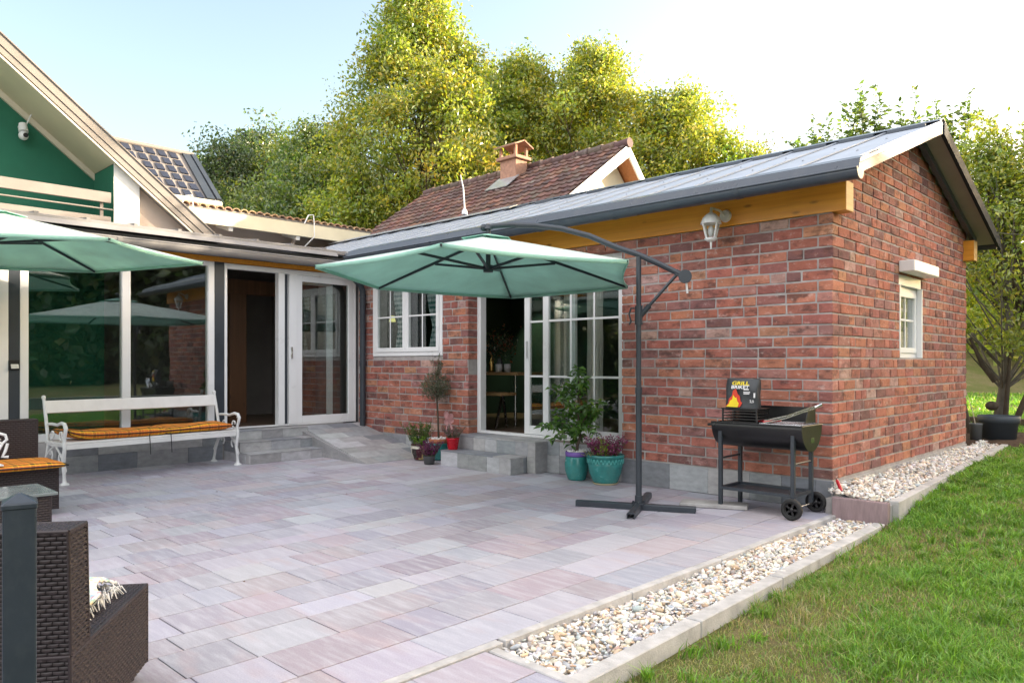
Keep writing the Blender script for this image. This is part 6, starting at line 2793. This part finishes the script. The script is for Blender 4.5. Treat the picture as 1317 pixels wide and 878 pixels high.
# red pot on the step
PC = (-4.41, -.355, .188)
t = thing('red_pot', 'bright red pot with greyish pink heather standing on the lower step', 'potted plant', PC)
pot(t, PC, [(0, .0), (.055, .0), (.060, .01), (.078, .125), (.082, .13), (.082, .142), (.074, .142), (.068, .11), (0, .11)], M['redpot'])
soil_disc(t, PC, .07, .118)
sprigs(t, 'heather', (PC[0], PC[1], PC[2] + .12), 46, .07, .17, [(.22, .12, .15), (.16, .15, .12), (.28, .17, .2), (.10, .08, .08)], [3, 2, 2, 2], 91, .75, 22, .02)

# ribbon on a stick
t = thing('ribbon_pick', 'pale pink ribbon bow on a stick between the topiary and the red pot', 'bow', (-4.62, -.25, .2))
b = MB()
b.tube([(-4.62, -.24, .18), (-4.60, -.25, .55)], .004, 6)
b.build('stick', M['palewood'], t)
b = MB()
ctr = Vector((-4.60, -.26, .52))
ax1, up1 = Vector((.71, .70, 0)), Vector((0, 0, 1))
nr1 = Vector((.70, -.71, 0))
for (sx, sz, ln) in ((-.3, .95, .13), (.4, .8, .10), (-.75, -.35, .06), (.85, .15, .07)):
    pts_ = []
    dr1 = (ax1 * sx + up1 * sz).normalized()
    pr1 = (ax1 * -sz + up1 * sx).normalized()
    for i in range(9):
        a = 2 * PI * i / 8
        pts_.append(ctr + dr1 * (ln * .5 * (1 - math.cos(a))) + pr1 * (.035 * math.sin(a)) + nr1 * (.012 * math.sin(a / 2)))
    for i in range(8):
        b.add([pts_[i] - nr1 * .012, pts_[i + 1] - nr1 * .012, pts_[i + 1] + nr1 * .012, pts_[i] + nr1 * .012], [(0, 1, 2, 3)], True)
    b.add([p - nr1 * .002 for p in pts_[:8]], [tuple(range(8))])
for sx in (-.15, .35):
    p = [ctr, ctr + ax1 * sx * .1 - up1 * .06 + nr1 * .02, ctr + ax1 * sx * .16 - up1 * .15]
    for i in range(2):
        b.add([p[i] - ax1 * .012, p[i] + ax1 * .012, p[i + 1] + ax1 * .012, p[i + 1] - ax1 * .012], [(0, 1, 2, 3)], True)
bw = b.build('bow', M['pink'], t)
bw.modifiers.new('thick', 'SOLIDIFY').thickness = .0015

# ------------------------------------------------------------------ trees
LEAFCOL = dict(
    gold=([(.26, .31, .034), (.37, .38, .038), (.17, .235, .032), (.46, .41, .045)], [4, 3, 3.4, 1.6]),
    lime=([(.24, .30, .032), (.33, .36, .035), (.17, .23, .03), (.40, .37, .04)], [4, 3, 3, 1.5]),
    green=([(.13, .20, .04), (.17, .235, .045), (.09, .145, .034), (.24, .26, .05)], [4, 3, 3, 1.2]),
    dark=([(.085, .135, .045), (.11, .16, .05), (.065, .10, .04), (.17, .16, .06)], [4, 3, 3, 1]),
    rust=([(.14, .14, .045), (.14, .11, .04), (.07, .08, .03), (.17, .12, .05)], [4, 3, 3, 1]),
)


LEAFK = 2.7


def tree(name, label, base, H_, cr, cb, pal_, seed, ncl=150, nl=70, ls=.22, shape='egg', clr=None, bark='bark', tr_=None, group=None, lean=(0, 0), bare=0, upright=0., aspect=.55, limbr=1.):
    """H_ tree height, cr crown radius, cb crown base height above the foot"""
    rs_ = np.random.default_rng(seed)
    t_ = thing(name, label, 'tree', base, group)
    bx, by, bz = base
    top = H_ - .04 * H_
    tr_ = tr_ or H_ * .018

    def axis(h):
        u = h / H_
        return np.array([bx + lean[0] * u + .12 * math.sin(u * 5 + seed), by + lean[1] * u + .12 * math.cos(u * 4 + seed), bz + h])

    def env(u):
        if shape == 'egg':
            return max(.12, math.sin(PI * min(.97, .10 + .9 * u ** .82)) ** .75)
        if shape == 'cone':
            return max(.08, (1 - u) ** .75 * min(1, .35 + u * 3.2))
        if shape == 'dome':
            return max(.1, (1 - u ** 2.6) ** .5 * min(1, .55 + u * 1.5))
        return 1
    tm = MB()
    n_ = 9
    tm.tube([axis(top * i / n_) for i in range(n_ + 1)], [tr_ * (1.25 if i == 0 else 1) * (1 - i / n_) ** .8 + .015 * (H_ / 10) for i in range(n_ + 1)], 9)
    cen, rad = [], []
    for k in range(ncl):
        u = rs_.random() ** .85
        h = cb + (H_ - cb) * u
        a = rs_.uniform(0, 2 * PI)
        lob = 1 + .20 * math.sin(a * 3 + seed + u * 5) + .12 * math.sin(a * 5 - u * 9 + seed)
        q = cr * env(u) * lob * (rs_.random() ** .42)
        p = axis(h) + np.array([q * math.cos(a), q * math.sin(a), rs_.normal() * .03 * H_])
        cen.append(p)
        rad.append((clr or cr * .17) * rs_.uniform(.6, 1.35))
    order = rs_.permutation(ncl)
    nlimb = min(ncl, 46)
    for k in order[:nlimb]:
        p = cen[k]
        hr = max(cb * .55, (p[2] - bz) - (.25 + .5 * upright) * (H_ - cb) * rs_.uniform(.5, 1.1) - np.hypot(p[0] - bx, p[1] - by) * .35)
        s = axis(min(hr, top * .92))
        m_ = s + (p - s) * .5 + np.array([0, 0, -.06 * np.linalg.norm(p - s) + upright * .1])
        r0 = max(.012, tr_ * .34 * (1 - hr / H_) + .012) * limbr
        tm.tube([s, m_, p], [r0, r0 * .6, r0 * .22], 6, cap=False)
        for q in range(2):
            e_ = p + rs_.normal(size=3) * rad[k] * [1, 1, .7]
            tm.tube([m_ + (p - m_) * .55, e_], [r0 * .35, r0 * .10], 4, cap=False)
    tm.build('trunk', M[bark], t_)
    P, Cc = [], []
    cl, wt = LEAFCOL[pal_]
    for k in range(ncl):
        if rs_.random() < bare:
            continue
        m_ = int(nl * LEAFK * rs_.uniform(.6, 1.35))
        g_ = np.clip(rs_.normal(size=(m_, 3)), -1.7, 1.7) * rad[k] * [.62, .62, .46]
        P.append(cen[k] + g_)
        sh = (1 + rs_.normal() * .2) * np.array([1 + rs_.normal() * .10, 1, 1])
        Cc.append(pal(rs_, m_, cl, wt, .15) * sh)
    P, Cc = np.concatenate(P), np.concatenate(Cc)
    D = rs_.normal(size=P.shape)
    D[:, 2] -= .35
    V, F = leaf_mesh(P, ls * .58 * rs_.uniform(.5, 1.4, len(P)), D, aspect, .3, .42, rs_)
    np_mesh('crown', V, F, M['leaf'], t_, np.clip(Cc, .004, .8))
    return t_


def gh(x, y):
    return lawnz(x, y) - .05


def bt(name, label, x, y, H_, cr, cb, pal_, seed, **k):
    return tree(name, label, (x, y, gh(x, y)), H_, cr, cb, pal_, seed, **k)

bt('deciduous_tree', 'tallest tree with olive gold leaves rising above the tiled roof', -17.9, 10.2, 14.1, 3.5, 1.6, 'gold', 101, ncl=470, nl=90, ls=.24, shape='egg', clr=.60, bare=.06)
bt('deciduous_tree', 'bright yellow green tree just right of the tallest tree', -16.6, 13.8, 12.0, 3.1, 1.2, 'gold', 102, ncl=330, nl=85, ls=.24, clr=.6, bare=.10)
bt('deciduous_tree', 'yellow green tree above the chimney of the old tiled house', -14.4, 15.3, 12.2, 3.2, 1.2, 'gold', 103, ncl=340, nl=85, ls=.24, clr=.58, bare=.08)
bt('deciduous_tree', 'lime yellow tree behind the gable end of the old tiled house', -11.7, 16.2, 10.3, 3.1, 1., 'gold', 104, ncl=320, nl=85, ls=.23, clr=.55, bare=.10)
bt('deciduous_tree', 'low yellow green tree right of the old tiled house gable', -9.4, 17.6, 8.0, 2.5, .8, 'lime', 105, ncl=230, nl=80, ls=.22, clr=.5, bare=.10)
bt('deciduous_tree', 'thin distant tree peeping over the grey metal roof', -16.2, 33, 8.6, 2.0, 2, 'rust', 106, ncl=90, nl=40, ls=.26, clr=.6, bare=.25, upright=.4)
bt('deciduous_tree', 'broad dark green tree left of the tallest tree', -23.5, 9.6, 9.6, 3.4, 1.2, 'green', 107, ncl=300, nl=75, ls=.25, clr=.62, bare=.12)
bt('deciduous_tree', 'greyish half bare tree with a yellow top above the clay tile eave', -27.5, 10.6, 9.3, 3.3, 2.2, 'lime', 108, ncl=210, nl=50, ls=.25, clr=.6, bare=.22, bark='barkpale', upright=.4)
bt('deciduous_tree', 'dark bushy tree above the glossy tiled roof', -29, 8.2, 9.2, 3.4, 1., 'dark', 109, ncl=260, nl=65, ls=.27, clr=.65, bare=.12)
bt('deciduous_tree', 'leftmost feathery tree beyond the glossy tiled roof', -32.5, 6.8, 8.2, 3.0, 1.2, 'rust', 110, ncl=170, nl=50, ls=.27, clr=.6, bare=.22, upright=.3)
bt('deciduous_tree', 'low mid green bushy tree behind the beige extension', -21.5, 6.3, 6.8, 3.0, .4, 'green', 111, ncl=250, nl=75, ls=.22, clr=.5, shape='dome')
bt('deciduous_tree', 'dull green tree filling the gap left of the brown tile roof', -19.5, 8.2, 6.8, 2.6, .6, 'lime', 112, ncl=220, nl=75, ls=.22, clr=.5)
bt('deciduous_tree', 'dark green tree in the second row behind the half bare tree', -33, 12, 9.4, 3.8, .8, 'dark', 113, ncl=240, nl=62, ls=.32, clr=.75, bare=.1)
bt('deciduous_tree', 'gold green tree in the second row behind the tallest tree', -22.5, 17.5, 12.2, 3.8, 1., 'lime', 114, ncl=260, nl=70, ls=.28, clr=.7, bare=.1)
bt('deciduous_tree', 'thin gold tree in the second row between the tallest tree and the chimney', -19, 20.5, 13.0, 3.4, 1., 'gold', 115, ncl=240, nl=65, ls=.28, clr=.7, bare=.12)

# wooded slope far behind
rs = np.random.default_rng(200)


def leafmass(name, label, boxes, size, pal_, seed, lump=1.3):
    rs_ = np.random.default_rng(seed)
    P = []
    for (x0, x1, y0, y1, h0, h1, n) in boxes:
        k = max(6, n // 160)
        cx, cy = rs_.uniform(x0, x1, k), rs_.uniform(y0, y1, k)
        u = rs_.random(k)
        cz = np.array([gh(a, c) for a, c in zip(cx, cy)]) + h0 + (h1 - h0) * u
        idx = rs_.integers(0, k, n)
        P.append(np.stack([cx[idx], cy[idx], cz[idx]], 1) + rs_.normal(size=(n, 3)) * lump * [1, 1, .8])
    P = np.concatenate(P)
    cl, wt = LEAFCOL[pal_]
    V, F = leaf_mesh(P, size * rs_.uniform(.6, 1.3, len(P)), rs_.normal(size=P.shape), .7, .2, .3, rs_)
    o = np_mesh(name, V, F, M['leaf'], None, pal(rs_, len(P), cl, wt, .2))
    tag(o, label, 'trees', kind='stuff')
    return o


leafmass('woods', 'continuous wooded slope far behind the separate trees', [(-48, -33, 2, 20, 0, 5.5, 9000), (-40, -24, 18, 34, 0, 5., 9000), (-24, -10, 30, 44, 0, 3.5, 7000), (-8, 3, 30, 42, 0, 6, 9000)], .45, 'lime', 201, 1.5)
leafmass('treeline', 'dense garden treeline beyond the lawn outside the picture on the right', [(12, 44, 28, 33, .0, 9.6, 60000), (24, 30, -12, 14, .0, 8.5, 60000), (-4, 16, -28, -24, .2, 7, 20000)], .62, 'dark', 202, 1.0)

# fruit trees behind the gable
t = tree('fruit_tree', 'multi stemmed fruit tree with yellow lit leaves behind the slate pot', (-.02, 6.25, .15), 4.3, 1.35, 1.25, 'lime', 301, ncl=150, nl=40, ls=.125, shape='egg', clr=.26, bare=.12, upright=.5, tr_=.065, aspect=.48, limbr=.55, bark='barkpale')
b = MB()
for pts, r_ in (([(-.33, 6.05, .15), (-.42, 6.05, .6), (-.5, 6.1, 1.0), (-.42, 6.15, 1.7)], [.045, .04, .034, .02]), ([(.12, 6.1, .15), (.32, 6.0, .7), (.5, 5.95, 1.1), (.62, 5.9, 1.9)], [.045, .04, .034, .02]), ([(.05, 6.2, .15), (.09, 6.2, .8), (.12, 6.22, 1.4)], [.04, .032, .02]),
                ([(-.05, 6.2, .98), (-.2, 6.15, 1.2), (-.35, 6.1, 1.6)], [.05, .035, .02])):
    b.tube(pts, r_, 9)
b.sphere((-.10, 6.20, .62), .085, 10, 8, (1, 1, .8))
b.build('side_stem', M['bark'], t)


def shoots(name, label, base, spec, seed, pal_, ls=.11, trunk=None):
    """upright leafy shoots rising from hidden limbs"""
    rs_ = np.random.default_rng(seed)
    t_ = thing(name, label, 'tree', base)
    tm = MB()
    b0 = Vector(base)
    hub = b0 + Vector((0, 0, 1.5))
    tm.tube([b0, b0 + Vector((.03, 0, .8)), hub], [.09, .075, .06], 9)
    P, D = [], []
    for (x, y, zb, zt_) in spec:
        foot = Vector((x, y, zb))
        top = Vector((x + rs_.normal() * .08, y + rs_.normal() * .08, zt_))
        tm.tube([hub, hub.lerp(foot, .5) + Vector((0, 0, -.15)), foot], [.035, .025, .014], 6, cap=False)
        tm.tube([foot, foot.lerp(top, .5) + Vector((rs_.normal() * .03, 0, 0)), top], [.014, .009, .003], 5)
        twigs = [(foot, top)]
        for k in range(7):
            s = rs_.uniform(.05, .8)
            p = foot.lerp(top, s)
            e_ = p + Vector((rs_.normal() * .22, rs_.normal() * .22, rs_.uniform(.12, .5) * (1 - .5 * s)))
            tm.tube([p, p.lerp(e_, .5) + Vector((0, 0, -.02)), e_], [.006, .004, .002], 4, cap=False)
            twigs.append((p, e_))
        for (p, q) in twigs:
            n = int((q - p).length / .022)
            for i in range(n):
                s = (i + rs_.random()) / n
                P.append(tuple(p.lerp(q, s) + Vector(rs_.normal(size=3) * .012)))
                a = rs_.uniform(0, 2 * PI)
                D.append((math.cos(a), math.sin(a), rs_.uniform(-.2, .8)))
    tm.build('trunk', M['bark'], t_)
    cl, wt = LEAFCOL[pal_]
    V, F = leaf_mesh(np.array(P), ls * rs_.uniform(.6, 1.25, len(P)), np.array(D), .46, .4, .4, rs_)
    np_mesh('crown', V, F, M['leaf'], t_, pal(rs_, len(P), cl, wt, .16))
    return t_


spec = []
for k in range(34):
    u = k / 33
    x = lerp(-3.2, -.6, u) + rng.uniform(-.07, .07)
    spec.append((x, 6.7 + rng.uniform(-.4, .4), rng.uniform(3.3, 4.3), rng.choice([5.1, 5.6, 5.8, 4.9, 5.3]) - .3 * abs(u - .5)))
shoots('fruit_tree', 'fruit tree with upright leafy shoots showing over the ridge of the grey roof', (-2.0, 6.7, .12), spec, 303, 'green')
spec = []
for k in range(30):
    spec.append((rng.uniform(-.8, 1.2), rng.uniform(5.9, 6.9), rng.uniform(2.2, 3.2), rng.uniform(3.9, 4.9)))
shoots('fruit_tree', 'airy fruit tree with long thin shoots against the sky right of the gable', (.5, 6.9, .12), spec, 304, 'lime', .095)

# pots at the far end of the gable
PC = (.13, 5.45, .19)
t = thing('planter_tub', 'wide slate grey planter tub in front of the fruit tree trunks', 'planter', PC)
b = MB()
b.lathe([(0, 0), (.20, 0), (.225, .24), (.242, .245), (.25, .335), (.24, .34), (.225, .30), (0, .28)], PC, 36)
b.build('tub', M['bigpot'], t)
soil_disc(t, PC, .225, .29)
PC = (-.06, 5.10, .18)
t = thing('small_planter', 'small grey cylindrical pot next to the wide slate planter tub', 'planter', PC)
b = MB()
b.lathe([(0, 0), (.066, 0), (.074, .23), (.078, .235), (.078, .255), (.07, .255), (.064, .2), (0, .2)], PC, 28)
b.build('pot', M['greypot'], t)
b = MB()
b.tube([(-.06, 5.10, .38), (-.10, 5.10, .6), (-.20, 5.08, .95)], [.006, .005, .004], 6)
b.build('cane', M['palewood'], t)
# low timber edge beyond
b = MB()
b.beam((-3.5, 8.9, .22), (3.2, 8.3, .22), .12, .16)
tag(b.build('timber_edging', M['bark'], bevel=.01), 'dark timber edging on the lawn behind the planter tub', 'edging')

# a few dry leaves on the slabs
lf0 = None
for k, (x, y) in enumerate(((-3.6, -2.4), (-1.6, -4.4), (-4.6, -3.2), (-5.0, -1.9))):
    if lf0 is None:
        b = MB()
        b.add([(0, -.022, .002), (.012, 0, .010), (0, .024, .003), (-.012, 0, .011), (0, 0, .004)], [(0, 1, 4), (1, 2, 4), (2, 3, 4), (3, 0, 4)])
        lf0 = b.build('fallen_leaf', mat('dry_leaf', (.13, .075, .035), .8, .2, 40))
        lf0.modifiers.new('thick', 'SOLIDIFY').thickness = .0008
        o = lf0
    else:
        o = lf0.copy()
        COL.objects.link(o)
    tag(o, 'tiny dry brown leaf lying on the patio slabs', 'leaf', 'dry leaves scattered on the patio')
    o.location = (x, y, .0)
    o.rotation_euler = (0, 0, k * 1.3)
    o.scale = (.6, .6, .6)
